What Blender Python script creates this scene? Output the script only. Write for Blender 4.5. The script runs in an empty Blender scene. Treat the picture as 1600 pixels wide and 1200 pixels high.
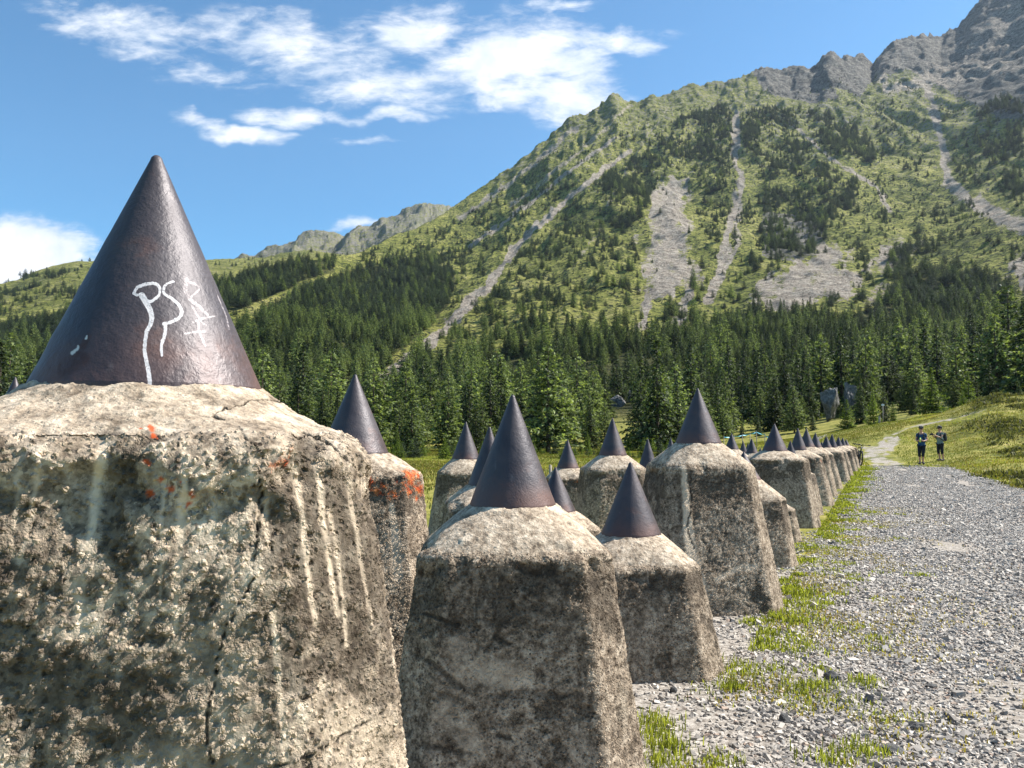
import bpy, bmesh, math, random
import numpy as np
from mathutils import Vector, Matrix
R = math.radians
random.seed(7); RS = np.random.RandomState(11)
scene = bpy.context.scene
col = scene.collection

# ------------------------------------------------------------------ camera
F = 1230.0            # focal length in pixels of the 1600 px wide photograph
PITCH = math.atan(77 / F)
CAMZ = 1.5
cam_d = bpy.data.cameras.new('camera'); cam = bpy.data.objects.new('camera', cam_d); col.objects.link(cam)
cam_d.sensor_width = 36; cam_d.lens = 36 * F / 1600
cam_d.clip_start = 0.05; cam_d.clip_end = 20000
cam.location = (0, 0, CAMZ); cam.rotation_euler = (math.pi / 2 + PITCH, 0, 0)
scene.camera = cam
scene.view_settings.view_transform = 'Standard'; scene.view_settings.look = 'None'
scene.view_settings.exposure = 1.08; scene.view_settings.gamma = 1
HAZE = .00004
SUN_AZ, SUN_EL = 75.0, 46.0       # degrees right of the view axis, above the horizon

SP, CP = math.sin(PITCH), math.cos(PITCH)
def pdir(px, py):
    u = (px - 800) / F; v = (600 - py) / F
    return Vector((u, CP - SP * v, SP + CP * v))
def at(px, py, Y):
    d = pdir(px, py); k = Y / d.y
    return Vector((d.x * k, Y, CAMZ + d.z * k))
def ang(px, py):
    d = pdir(px, py); h = math.hypot(d.x, d.y)
    return math.atan2(d.x, d.y), d.z / h
def proj(x, y, z):
    dz = z - CAMZ
    fy = y * CP + dz * SP; up = -y * SP + dz * CP
    fy = np.where(fy > 0.05, fy, 0.05)
    return 800 + F * x / fy, 600 - F * up / fy

# ------------------------------------------------------------------ world
world = bpy.data.worlds.new('World'); scene.world = world; world.use_nodes = True
class NT:
    """small node helper"""
    def __init__(s, tree): s.t = tree; s.n = tree.nodes; s.l = tree.links
    def new(s, typ, **kw):
        n = s.n.new(typ)
        for k, v in kw.items(): setattr(n, k, v)
        return n
    def put(s, sock, v):
        if isinstance(v, bpy.types.NodeSocket): s.l.new(v, sock)
        elif v is not None:
            if hasattr(sock.default_value, '__len__') and not hasattr(v, '__len__'): v = (v,) * len(sock.default_value)
            if hasattr(sock.default_value, '__len__') and len(sock.default_value) == 4 and len(v) == 3: v = (*v, 1)
            sock.default_value = v
    def math(s, op, a, b=None, c=None, clamp=False):
        n = s.new('ShaderNodeMath', operation=op, use_clamp=clamp)
        s.put(n.inputs[0], a); s.put(n.inputs[1], b); s.put(n.inputs[2], c); return n.outputs[0]
    def vmath(s, op, a, b=None, out=0):
        n = s.new('ShaderNodeVectorMath', operation=op); s.put(n.inputs[0], a)
        if op == 'SCALE': s.put(n.inputs['Scale'], b)
        else: s.put(n.inputs[1], b)
        return n.outputs[out]
    def mix(s, f, a, b, typ='MIX'):
        n = s.new('ShaderNodeMix', data_type='RGBA', blend_type=typ); s.put(n.inputs[0], f)
        s.put(n.inputs[6], a); s.put(n.inputs[7], b); return n.outputs[2]
    def ss(s, v, lo, hi, a=0.0, b=1.0):
        n = s.new('ShaderNodeMapRange', interpolation_type='SMOOTHSTEP'); s.put(n.inputs[0], v)
        s.put(n.inputs[1], lo); s.put(n.inputs[2], hi); s.put(n.inputs[3], a); s.put(n.inputs[4], b); return n.outputs[0]
    def noise(s, vec, scale, detail=5, rough=.55, dist=0, out=0):
        n = s.new('ShaderNodeTexNoise'); s.put(n.inputs['Vector'], vec); n.inputs['Scale'].default_value = scale
        n.inputs['Detail'].default_value = detail; n.inputs['Roughness'].default_value = rough
        n.inputs['Distortion'].default_value = dist; return n.outputs[out]
    def voro(s, vec, scale, feature='F1', out=0, rnd=1):
        n = s.new('ShaderNodeTexVoronoi', feature=feature); s.put(n.inputs['Vector'], vec)
        n.inputs['Scale'].default_value = scale; n.inputs['Randomness'].default_value = rnd; return n.outputs[out]
    def ramp(s, f, stops):
        n = s.new('ShaderNodeValToRGB'); s.put(n.inputs[0], f); e = n.color_ramp.elements
        while len(e) > len(stops): e.remove(e[-1])
        while len(e) < len(stops): e.new(1)
        for el, (p, c) in zip(e, stops): el.position = p; el.color = (*c, 1)
        return n.outputs[0]
    def mapping(s, v, scale=(1, 1, 1), rot=(0, 0, 0), loc=(0, 0, 0)):
        n = s.new('ShaderNodeMapping'); s.put(n.inputs[0], v); n.inputs['Scale'].default_value = scale
        n.inputs['Rotation'].default_value = rot; n.inputs['Location'].default_value = loc; return n.outputs[0]
    def attr(s, name, out='Fac'):
        return s.new('ShaderNodeAttribute', attribute_name=name).outputs[out]
    def bump(s, h, strength=1, dist=.01, normal=None):
        n = s.new('ShaderNodeBump'); s.put(n.inputs['Height'], h); n.inputs['Strength'].default_value = strength
        n.inputs['Distance'].default_value = dist; s.put(n.inputs['Normal'], normal) if normal is not None else None; return n.outputs[0]

w = NT(world.node_tree); w.n.clear()
sky = w.new('ShaderNodeTexSky', sky_type='NISHITA'); sky.sun_disc = False
sky.sun_elevation = R(SUN_EL); sky.sun_rotation = R(SUN_AZ); sky.altitude = 1800
sky.air_density = 1.0; sky.dust_density = 0.6; sky.ozone_density = 2.0
tc = w.new('ShaderNodeTexCoord').outputs['Generated']
sx = w.new('ShaderNodeSeparateXYZ'); w.put(sx.inputs[0], tc)
yy = w.math('MAXIMUM', sx.outputs[1], 0.05)
cu = w.math('DIVIDE', sx.outputs[0], yy); cv = w.math('DIVIDE', sx.outputs[2], yy)
cb = w.new('ShaderNodeCombineXYZ'); w.put(cb.inputs[0], cu); w.put(cb.inputs[1], cv); cuv = cb.outputs[0]
warp = w.noise(cuv, 7, 4, .6, out=1)
warp = w.vmath('SCALE', w.vmath('SUBTRACT', warp, (.5, .5, .5)), .085)
cw = w.vmath('ADD', cuv, warp)
def cloud_blob(px, py, a, b, rot, st):
    d = pdir(px, py); u, v = d.x / d.y, d.z / d.y
    p = w.vmath('SUBTRACT', cw, (u, v, 0))
    m = w.mapping(p, rot=(0, 0, R(rot)))
    m = w.vmath('MULTIPLY', m, (F / a, F / b, 0))
    ln = w.vmath('LENGTH', m, out=1)
    return w.ss(ln, 0.05, 1.35, st, 0)
blobs = [(800, 95, 170, 70, 0, 1), (650, 45, 110, 50, 0, .8), (480, 65, 200, 56, 6, .72), (210, 38, 180, 38, 12, .66),
         (905, 125, 90, 85, 0, .8), (985, 64, 100, 30, -10, .72), (362, 200, 100, 18, 4, .72), (455, 172, 105, 22, 4, .6),
         (615, 178, 90, 18, -4, .72), (590, 216, 75, 10, 0, .55), (548, 349, 52, 15, -6, .7), (25, 405, 150, 68, 8, 1.35),
         (868, 20, 70, 14, -6, .45), (230, 80, 90, 30, 12, .45), (110, 425, 90, 30, 4, 1.0), (600, 130, 140, 45, 0, .55), (330, 120, 120, 30, 0, .35), (-250, 330, 200, 110, 0, 1.2)]
acc = None
for b in blobs:
    c = cloud_blob(*b); acc = c if acc is None else w.math('MAXIMUM', acc, c)
streak = w.mapping(cuv, scale=(.8, 2.2, 1), rot=(0, 0, R(-20)))
n1 = w.noise(streak, 9, 10, .62, .5); n2 = w.noise(streak, 30, 8, .65, .3)
nn = w.math('ADD', w.math('MULTIPLY', n1, .62), w.math('MULTIPLY', n2, .38))
dens = w.math('ADD', w.math('MULTIPLY', acc, .66), w.math('MULTIPLY', w.math('SUBTRACT', nn, .5), 1.9))
dens = w.math('MULTIPLY', w.ss(dens, .02, .62), w.ss(acc, .01, .2))
front = w.ss(sx.outputs[1], .05, .2)
dens = w.math('MULTIPLY', dens, front)
ccol = w.ramp(w.noise(cuv, 16, 6, .6), [(.3, (5.4, 6.0, 6.9)), (.7, (8.2, 8.2, 8.3))])
skyc = w.mix(1, sky.outputs[0], (.64, 1.12, 1.25), 'MULTIPLY')
bg = w.new('ShaderNodeBackground'); w.put(bg.inputs[0], w.mix(dens, skyc, ccol)); bg.inputs[1].default_value = 0.075
wo = w.new('ShaderNodeOutputWorld'); w.l.new(bg.outputs[0], wo.inputs[0])

# ------------------------------------------------------------------ sun
sd = bpy.data.lights.new('sun', 'SUN'); sd.energy = 5.0; sd.angle = R(.5); sd.color = (1, .955, .89)
so = bpy.data.objects.new('sun', sd); col.objects.link(so)
sv = Vector((math.sin(R(SUN_AZ)) * math.cos(R(SUN_EL)), math.cos(R(SUN_AZ)) * math.cos(R(SUN_EL)), math.sin(R(SUN_EL))))
so.rotation_euler = sv.to_track_quat('Z', 'Y').to_euler(); so.location = (20, 10, 40)

# ------------------------------------------------------------------ helpers
def tag(o, label=None, cat=None, group=None, kind=None):
    if label: o['label'] = label
    if cat: o['category'] = cat
    if group: o['group'] = group
    if kind: o['kind'] = kind
    return o
def empty(name, loc, rz=0):
    o = bpy.data.objects.new(name, None); o.empty_display_size = .2; o.location = loc; o.rotation_euler = (0, 0, rz); col.objects.link(o); return o
def npmesh(name, V, Fq, mat=None, parent=None, smooth=True, attrs=None, loc=None):
    """mesh object from numpy arrays; Fq is (n,3) or (n,4) or a list of both"""
    me = bpy.data.meshes.new(name)
    fl = Fq if isinstance(Fq, list) else [Fq]
    V = np.asarray(V, dtype=np.float32)
    me.vertices.add(len(V)); me.vertices.foreach_set('co', V.ravel())
    loops = np.concatenate([f.ravel() for f in fl]).astype(np.int32)
    tot = np.concatenate([np.full(len(f), f.shape[1], np.int32) for f in fl])
    start = np.concatenate([[0], np.cumsum(tot)[:-1]]).astype(np.int32)
    me.loops.add(len(loops)); me.loops.foreach_set('vertex_index', loops)
    me.polygons.add(len(tot)); me.polygons.foreach_set('loop_start', start); me.polygons.foreach_set('loop_total', tot)
    me.polygons.foreach_set('use_smooth', np.full(len(tot), smooth, dtype=bool))
    for k, a in (attrs or {}).items():
        a = np.asarray(a, dtype=np.float32)
        if a.ndim == 1:
            at_ = me.attributes.new(k, 'FLOAT', 'POINT'); at_.data.foreach_set('value', a)
        else:
            at_ = me.attributes.new(k, 'FLOAT_COLOR', 'POINT'); at_.data.foreach_set('color', np.c_[a, np.ones(len(a))].astype(np.float32).ravel() if a.shape[1] == 3 else a.ravel())
    me.update(calc_edges=True)
    o = bpy.data.objects.new(name, me); col.objects.link(o)
    if mat: me.materials.append(mat)
    if parent: o.parent = parent
    if loc is not None: o.location = loc
    return o
def hsh(ix, iy, iz, seed):
    n = (ix.astype(np.int64) * 374761393 + iy.astype(np.int64) * 668265263 + iz.astype(np.int64) * 2147483647 + seed * 1442695041) & 0xffffffff
    n = ((n ^ (n >> 13)) * 1274126177) & 0xffffffff
    n = ((n ^ (n >> 16)) * 2246822519) & 0xffffffff
    return ((n ^ (n >> 15)) & 0xffffff) / float(0xffffff)
def vn2(x, y, seed=0):
    x = np.asarray(x, float); y = np.asarray(y, float)
    ix = np.floor(x); iy = np.floor(y); fx = x - ix; fy = y - iy; ix = ix.astype(np.int64); iy = iy.astype(np.int64); z = np.zeros_like(ix)
    fx = fx * fx * fx * (fx * (fx * 6 - 15) + 10); fy = fy * fy * fy * (fy * (fy * 6 - 15) + 10)
    a = hsh(ix, iy, z, seed); b = hsh(ix + 1, iy, z, seed); c = hsh(ix, iy + 1, z, seed); d = hsh(ix + 1, iy + 1, z, seed)
    return (a * (1 - fx) + b * fx) * (1 - fy) + (c * (1 - fx) + d * fx) * fy
def fbm(x, y, o=4, seed=0, g=.5):
    s = 0; a = 1; t = 0
    for i in range(o):
        s = s + a * vn2(x * 2 ** i + 17.3 * i, y * 2 ** i - 9.1 * i, seed + i); t += a; a *= g
    return s / t
def ridged(x, y, o=4, seed=0, g=.5):
    s = 0; a = 1; t = 0
    for i in range(o):
        s = s + a * (1 - np.abs(2 * vn2(x * 2 ** i + 7.7 * i, y * 2 ** i + 3.1 * i, seed + i) - 1)); t += a; a *= g
    return s / t
def vn3(x, y, z, seed=0):
    ix = np.floor(x); iy = np.floor(y); iz = np.floor(z); fx = x - ix; fy = y - iy; fz = z - iz
    ix, iy, iz = (q.astype(np.int64) for q in (ix, iy, iz))
    fx, fy, fz = (q * q * (3 - 2 * q) for q in (fx, fy, fz))
    r = 0
    for dx in (0, 1):
        for dy in (0, 1):
            for dz in (0, 1):
                r = r + hsh(ix + dx, iy + dy, iz + dz, seed) * (fx if dx else 1 - fx) * (fy if dy else 1 - fy) * (fz if dz else 1 - fz)
    return r
def fbm3(x, y, z, o=4, seed=0):
    s = 0; a = 1; t = 0
    for i in range(o):
        s = s + a * vn3(x * 2 ** i + 5.2 * i, y * 2 ** i, z * 2 ** i, seed + i); t += a; a *= .5
    return s / t
def sstep(a, b, x):
    t = np.clip((x - a) / (b - a), 0, 1); return t * t * (3 - 2 * t)
def polydist(px, py, pts, w0=1, w1=None):
    """distance to a polyline divided by its (tapering) half width"""
    w1 = w0 if w1 is None else w1; best = np.full(px.shape, 1e9); n = len(pts) - 1
    for i in range(n):
        ax, ay = pts[i]; bx, by = pts[i + 1]; dx, dy = bx - ax, by - ay
        t = np.clip(((px - ax) * dx + (py - ay) * dy) / (dx * dx + dy * dy + 1e-9), 0, 1)
        d = np.hypot(px - ax - t * dx, py - ay - t * dy) / (w0 + (w1 - w0) * (i + t) / n)
        best = np.minimum(best, d)
    return best
def inpoly(px, py, poly):
    c = np.zeros(px.shape, bool); n = len(poly); j = n - 1
    for i in range(n):
        xi, yi = poly[i]; xj, yj = poly[j]
        with np.errstate(divide='ignore', invalid='ignore'):
            c ^= ((yi > py) != (yj > py)) & (px < (xj - xi) * (py - yi) / (yj - yi + 1e-12) + xi)
        j = i
    return c

# ------------------------------------------------------------------ materials
def mat(name, disp=False):
    m = bpy.data.materials.new(name); m.use_nodes = True; t = NT(m.node_tree); t.n.clear()
    o = t.new('ShaderNodeOutputMaterial'); b = t.new('ShaderNodeBsdfPrincipled'); t.l.new(b.outputs[0], o.inputs[0])
    b.inputs['Specular IOR Level'].default_value = .3; b.inputs['Roughness'].default_value = .85
    t.b = b; t.o = o
    t.oc = t.new('ShaderNodeTexCoord').outputs['Object']
    if disp: m.displacement_method = 'BOTH'
    return m, t
def plain(name, c, rough=.7, metal=0, var=.15, scale=30, bump=0):
    m, t = mat(name); n = t.noise(t.oc, scale, 5)
    t.put(t.b.inputs[0], t.mix(n, tuple(x * (1 - var) for x in c), tuple(min(1, x * (1 + var)) for x in c)))
    t.b.inputs['Roughness'].default_value = rough; t.b.inputs['Metallic'].default_value = metal
    if bump: t.put(t.b.inputs['Normal'], t.bump(n, .6, bump))
    return m
def m_terrain():
    m, t = mat('terrain'); a = t.attr
    oc = t.oc
    big = t.noise(oc, .012, 8, .62); mid = t.noise(oc, .11, 9, .68); fine = t.noise(oc, 2.2, 10, .7); vf = t.noise(oc, 22, 8, .7)
    spk = t.noise(oc, .38, 6, .72)
    g = t.ramp(t.math('ADD', t.math('MULTIPLY', mid, .6), t.math('MULTIPLY', big, .4)),
               [(.37, (.055, .068, .018)), (.45, (.18, .20, .042)), (.53, (.335, .325, .08)), (.64, (.47, .42, .16))])
    # dwarf shrubs and tussocks dotted over the slopes
    g = t.mix(t.math('MULTIPLY', t.ss(spk, .50, .58), a('slope')), g, (.026, .036, .016))
    # meadow close to the camera
    mg = t.ramp(t.math('ADD', t.math('MULTIPLY', fine, .45), t.math('MULTIPLY', t.noise(oc, .55, 7, .65), .55)),
                [(.34, (.045, .055, .014)), (.44, (.14, .145, .03)), (.55, (.26, .235, .055)), (.68, (.38, .31, .12))])
    g = t.mix(a('meadow'), g, mg)
    # bare rock
    rk = t.ramp(t.math('ADD', t.math('MULTIPLY', mid, .5), t.math('MULTIPLY', spk, .5)),
                [(.37, (.028, .029, .029)), (.46, (.105, .10, .09)), (.54, (.21, .195, .165)), (.66, (.36, .33, .285))])
    nz = t.math('MULTIPLY', t.math('SUBTRACT', t.math('ADD', t.math('MULTIPLY', mid, .5), t.math('MULTIPLY', spk, .5)), .5), 1.6)
    c = t.mix(t.ss(t.math('ADD', a('rock'), nz), .42, .6), g, rk)
    # scree
    sc = t.ramp(t.math('ADD', t.math('MULTIPLY', t.noise(oc, .9, 8, .78), .6), t.math('MULTIPLY', t.noise(oc, .16, 7, .7), .4)), [(.38, (.10, .083, .066)), (.47, (.29, .245, .195)), (.54, (.47, .405, .325)), (.64, (.60, .53, .44))])
    c = t.mix(t.ss(t.math('ADD', a('scree'), t.math('MULTIPLY', nz, 1.15)), .40, .64), c, sc)
    # gravel of the track
    gr = t.ramp(vf, [(.35, (.10, .085, .07)), (.46, (.27, .235, .195)), (.58, (.42, .375, .32)), (.72, (.58, .53, .46))])
    gr = t.mix(t.ss(t.noise(oc, 1.1, 6, .6), .58, .72), gr, (.27, .21, .16))
    ng = t.math('MULTIPLY', t.math('SUBTRACT', t.math('ADD', t.math('MULTIPLY', fine, .5), t.math('MULTIPLY', t.noise(oc, .7, 6, .65), .5)), .5), 1.8)
    c = t.mix(t.ss(t.math('ADD', a('gravel'), ng), .40, .62), c, gr)
    # forest floor
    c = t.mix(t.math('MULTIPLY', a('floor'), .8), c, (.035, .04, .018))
    t.put(t.b.inputs[0], c); t.b.inputs['Roughness'].default_value = .95; t.b.inputs['Specular IOR Level'].default_value = .1
    b1 = t.bump(t.math('ADD', spk, t.math('MULTIPLY', mid, 1.5)), 1.0, 4.5)
    b1m = t.new('ShaderNodeMix', data_type='VECTOR'); t.put(b1m.inputs[0], a('slope'))
    geo = t.new('ShaderNodeNewGeometry').outputs['Normal']
    t.put(b1m.inputs[4], geo); t.put(b1m.inputs[5], b1)
    b2 = t.bump(t.math('ADD', fine, t.math('MULTIPLY', vf, .35)), .55, .09, b1m.outputs[1])
    t.put(t.b.inputs['Normal'], b2)
    return m
def m_concrete():
    m, t = mat('weathered_concrete', True); a = t.attr
    rnd = t.new('ShaderNodeObjectInfo').outputs['Random']
    off = t.new('ShaderNodeCombineXYZ'); t.put(off.inputs[0], t.math('MULTIPLY', rnd, 37)); t.put(off.inputs[1], t.math('MULTIPLY', rnd, 11))
    oc = t.vmath('ADD', t.oc, off.outputs[0])
    h = a('hrel'); top = a('top')
    n1 = t.noise(oc, 4.2, 8, .62, .3); n2 = t.noise(oc, 34, 8, .68); n3 = t.noise(oc, 13, 7, .65)
    ocw = t.vmath('ADD', oc, t.vmath('SCALE', t.noise(oc, 90, 3, out=1), .012)); vo = t.voro(ocw, 95); vc = t.voro(ocw, 140, out=1); vs = t.voro(oc, 38)
    grain = t.math('ADD', t.math('MULTIPLY', n2, .55), t.math('MULTIPLY', n3, .45))
    c = t.ramp(grain, [(.38, (.06, .046, .034)), (.45, (.22, .178, .135)), (.52, (.42, .35, .275)), (.60, (.68, .59, .475))])
    sep = t.new('ShaderNodeSeparateColor'); t.put(sep.inputs[0], vc)
    c = t.mix(t.math('MULTIPLY', t.ss(sep.outputs[0], .7, 1.0), .5), c, (.56, .47, .36))
    c = t.mix(t.math('MULTIPLY', t.ss(sep.outputs[1], .7, .95), .6), c, (.09, .08, .072))
    # black lichen under the rim and in patches
    band = t.math('MULTIPLY', t.ss(h, .52, .86), t.ss(h, 1.01, .93))
    dk = t.math('ADD', t.math('ADD', n1, t.math('MULTIPLY', t.math('SUBTRACT', n3, .5), .7)), t.math('MULTIPLY', band, .16))
    side = t.math('SUBTRACT', 1, top)
    c = t.mix(t.math('MULTIPLY', t.math('MULTIPLY', t.ss(dk, .55, .66), side), .72), c, (.042, .033, .025))
    gn = t.ss(t.math('ADD', t.math('MULTIPLY', n1, .6), t.math('MULTIPLY', n3, .4)), .36, .56, 1, .45)
    c = t.mix(t.math('MULTIPLY', t.math('MULTIPLY', a('grime'), gn), t.math('MULTIPLY', side, .9)), c, t.mix(1, c, (.40, .365, .34), 'MULTIPLY'))  # darkens the sides per tooth, putting the fronts' shade into the colour
    # pale washed cement patches, stronger towards the foot
    st = t.noise(t.mapping(oc, scale=(1, 1, .22)), 7, 6, .6)
    pale = t.math('MULTIPLY', t.ss(st, .56, .68), t.ss(h, .85, .25))
    c = t.mix(t.math('MULTIPLY', pale, .5), c, (.43, .375, .30))
    run = t.noise(t.mapping(oc, scale=(1, 1, .035)), 26, 4, .55)
    c = t.mix(t.math('MULTIPLY', t.math('MULTIPLY', t.ss(run, .66, .72), t.ss(n1, .40, .55)), t.math('MULTIPLY', side, .5)), c, (.50, .44, .36))
    # top paler, its sunlit tone put into the colour
    c = t.mix(t.math('MULTIPLY', top, .42), c, t.ramp(grain, [(.38, (.20, .155, .115)), (.5, (.46, .385, .30)), (.62, (.62, .54, .44))]))
    # orange lichen
    lc = t.ss(t.math('ADD', t.noise(oc, 9, 8, .75), t.math('MULTIPLY', a('lichen'), .38)), .70, .80)
    c = t.mix(t.math('MULTIPLY', lc, .9), c, t.mix(t.ss(n2, .4, .6), (.50, .075, .02), (.46, .17, .05)))
    vp = t.voro(ocw, 52); pit = t.math('MULTIPLY', t.ss(vp, .34, .16), t.math('MULTIPLY', t.ss(n3, .44, .58), side))
    c = t.mix(t.math('MULTIPLY', pit, .8), c, (.04, .032, .025))
    mk = t.new('ShaderNodeSeparateColor'); t.put(mk.inputs[0], a('marks', 'Color'))
    c = t.mix(t.math('MULTIPLY', mk.outputs[1], t.ss(n3, .34, .5, .55, .95)), c, (.74, .62, .485))
    c = t.mix(t.math('MULTIPLY', mk.outputs[2], .9), c, (.52, .09, .02))
    c = t.mix(mk.outputs[0], c, (.03, .026, .022))
    c = t.mix(1, c, (1.04, .985, .915), "MULTIPLY")
    t.put(t.b.inputs[0], c); t.b.inputs['Roughness'].default_value = .93; t.b.inputs['Specular IOR Level'].default_value = .15
    hgt = t.math('ADD', t.math('MULTIPLY', n2, .009), t.math('MULTIPLY', t.ss(vs, .0, .6, .003, 0), t.ss(n1, .35, .6)))
    hgt = t.math('ADD', hgt, t.math('MULTIPLY', t.ss(vo, 0, .5, .005, 0), t.ss(top, 1, 0, .3, 1)))
    hgt = t.math('ADD', hgt, t.math('MULTIPLY', n3, .004))
    hgt = t.math('SUBTRACT', hgt, t.math('MULTIPLY', t.math('MULTIPLY', t.ss(dk, .56, .68), side), .006))
    hgt = t.math('SUBTRACT', hgt, t.math('MULTIPLY', mk.outputs[0], .004))
    hgt = t.math('SUBTRACT', hgt, t.math('MULTIPLY', pit, .006))
    hgt = t.math('MULTIPLY', hgt, t.ss(mk.outputs[1], 0, 1, 1, .82))
    d = t.new('ShaderNodeDisplacement'); t.put(d.inputs['Height'], hgt); d.inputs['Midlevel'].default_value = .012; d.inputs['Scale'].default_value = 1.0
    t.l.new(d.outputs[0], t.o.inputs['Displacement'])
    return m
def m_steel():
    m, t = mat('dark_cast_steel')
    rnd = t.new('ShaderNodeObjectInfo').outputs['Random']
    off = t.new('ShaderNodeCombineXYZ'); t.put(off.inputs[0], t.math('MULTIPLY', rnd, 31))
    oc = t.vmath('ADD', t.oc, off.outputs[0])
    n = t.noise(oc, 5, 7, .6, .4); f = t.noise(oc, 110, 5, .6); sp = t.noise(t.mapping(oc, scale=(1, 1, .3)), 22, 6, .6)
    c = t.ramp(n, [(.3, (.034, .027, .031)), (.5, (.055, .045, .050)), (.7, (.080, .064, .066))])
    low = t.math('ADD', t.ss(t.attr('hc'), .28, .0), t.math('MULTIPLY', t.ss(t.noise(oc, 9, 6, .65), .54, .66), .55), clamp=True)
    c = t.mix(t.math('MULTIPLY', low, t.ss(n, .35, .6, .15, .8)), c, (.125, .060, .045))
    c = t.mix(t.math('MULTIPLY', t.ss(sp, .62, .74), .4), c, (.16, .14, .14))
    pn = t.noise(oc, 150, 5, .7); at_ = t.attr
    c = t.mix(t.math('MULTIPLY', at_('rust'), t.ss(t.noise(oc, 40, 5, .6), .38, .55, .3, .9)), c, (.07, .028, .018))
    pm = t.math('MULTIPLY', t.ss(at_('paint'), .25, .6), t.ss(pn, .36, .46, .25, .92)); wm = t.math('MULTIPLY', t.ss(at_('worn'), .25, .65), t.ss(pn, .46, .56, .12, .62))
    c = t.mix(wm, c, (.48, .42, .42)); c = t.mix(pm, c, (.62, .59, .59)); c = t.mix(at_('chip'), c, (.62, .58, .52)); pm = t.math('MAXIMUM', pm, wm)
    t.put(t.b.inputs[0], c); t.put(t.b.inputs['Metallic'], t.math('MULTIPLY', t.math('SUBTRACT', 1, pm), .25)); t.b.inputs['Specular IOR Level'].default_value = .6
    t.put(t.b.inputs['Roughness'], t.ss(n, .3, .7, .42, .60))
    t.put(t.b.inputs['Normal'], t.bump(t.math('ADD', f, t.math('MULTIPLY', t.noise(oc, 38, 4), .8)), .55, .003))
    return m
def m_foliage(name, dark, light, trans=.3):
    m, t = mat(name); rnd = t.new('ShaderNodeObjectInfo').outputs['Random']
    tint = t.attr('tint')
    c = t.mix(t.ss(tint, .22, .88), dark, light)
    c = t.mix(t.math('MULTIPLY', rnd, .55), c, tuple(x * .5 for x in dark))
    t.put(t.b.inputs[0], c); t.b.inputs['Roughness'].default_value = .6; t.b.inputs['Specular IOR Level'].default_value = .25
    tr = t.new('ShaderNodeBsdfTranslucent'); t.put(tr.inputs[0], t.mix(1, c, (1.5, 1.6, .7), 'MULTIPLY'))
    mx = t.new('ShaderNodeMixShader'); mx.inputs[0].default_value = trans
    t.l.new(t.b.outputs[0], mx.inputs[1]); t.l.new(tr.outputs[0], mx.inputs[2]); t.l.new(mx.outputs[0], t.o.inputs[0])
    return m
def m_stone():
    m, t = mat('slate_gravel'); v = t.attr('tint'); n = t.noise(t.oc, 60, 5, .6)
    c = t.ramp(v, [(0, (.10, .09, .08)), (.3, (.26, .235, .205)), (.6, (.45, .40, .335)), (.92, (.70, .635, .545)), (1, (.40, .28, .20))])
    t.put(t.b.inputs[0], t.mix(t.math('MULTIPLY', n, .5), c, (.34, .295, .245))); t.b.inputs['Roughness'].default_value = .7
    return m
def m_rock():
    m, t = mat('boulder_rock'); n = t.noise(t.oc, 2.2, 9, .68, .4); v = t.noise(t.oc, 14, 7, .7)
    c = t.ramp(t.math('ADD', t.math('MULTIPLY', n, .6), t.math('MULTIPLY', v, .4)), [(.36, (.03, .03, .027)), (.47, (.11, .105, .098)), (.60, (.25, .24, .22))])
    t.put(t.b.inputs[0], c); t.put(t.b.inputs['Normal'], t.bump(t.math('ADD', n, v), .8, .06)); return m
M = dict(terrain=m_terrain(), concrete=m_concrete(), steel=m_steel(), stone=m_stone(), rock=m_rock(),
         spruce=m_foliage('spruce_needles', (.020, .033, .019), (.18, .225, .08), .28),
         larch=m_foliage('larch_needles', (.045, .068, .030), (.34, .395, .15), .36),
         pine=m_foliage('stone_pine_needles', (.020, .034, .024), (.12, .155, .075), .25),
         young=m_foliage('young_needles', (.05, .08, .018), (.26, .33, .06), .42),
         grass=m_foliage('grass_blades', (.10, .115, .018), (.42, .43, .08), .42),
         dry=m_foliage('dry_grass', (.20, .15, .04), (.50, .40, .12), .4),
         heath=m_foliage('heath_leaves', (.030, .034, .014), (.17, .16, .045), .25),
         bark=plain('bark', (.10, .075, .055), .9, 0, .4, 12, .02),
         skin=plain('skin', (.50, .27, .18), .5), black=plain('black_fabric', (.02, .021, .026), .8, 0, .3),
         navy=plain('navy_fabric', (.010, .013, .022), .8, 0, .3), blue=plain('blue_shirt_fabric', (.015, .06, .13), .75, 0, .25),
         bag_blue=plain('blue_pack_fabric', (.05, .16, .38), .6, 0, .2), sage=plain('grey_green_fabric', (.17, .22, .20), .8, 0, .2),
         rubber=plain('rubber', (.02, .02, .02), .8), metal=plain('bike_metal', (.05, .05, .055), .35, .6), white=plain('white_plastic', (.75, .75, .74), .4),
         shoe=plain('shoe', (.07, .06, .06), .7), wood=plain('grey_wood', (.30, .26, .20), .9, 0, .3, 20, .01), teal=plain('teal_tape', (.06, .42, .52), .5),
         sock=plain('sock', (.6, .6, .6), .9), lime=plain('lime_bottle', (.5, .7, .12), .5))
def m_paint(name, c, cover):
    m, t = mat(name); n = t.noise(t.oc, 130, 5, .7)
    t.put(t.b.inputs[0], c); t.b.inputs['Roughness'].default_value = .7
    t.put(t.b.inputs['Alpha'], t.ss(n, t.math('ADD', cover - .08, t.math('MULTIPLY', t.attr('rim'), .16)), t.math('ADD', cover + .04, t.math('MULTIPLY', t.attr('rim'), .16)))); return m
M['paint'] = m_paint('chalky_white_paint', (.60, .57, .57), .36); M['faded'] = m_paint('worn_pale_paint', (.50, .44, .45), .44)

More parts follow.
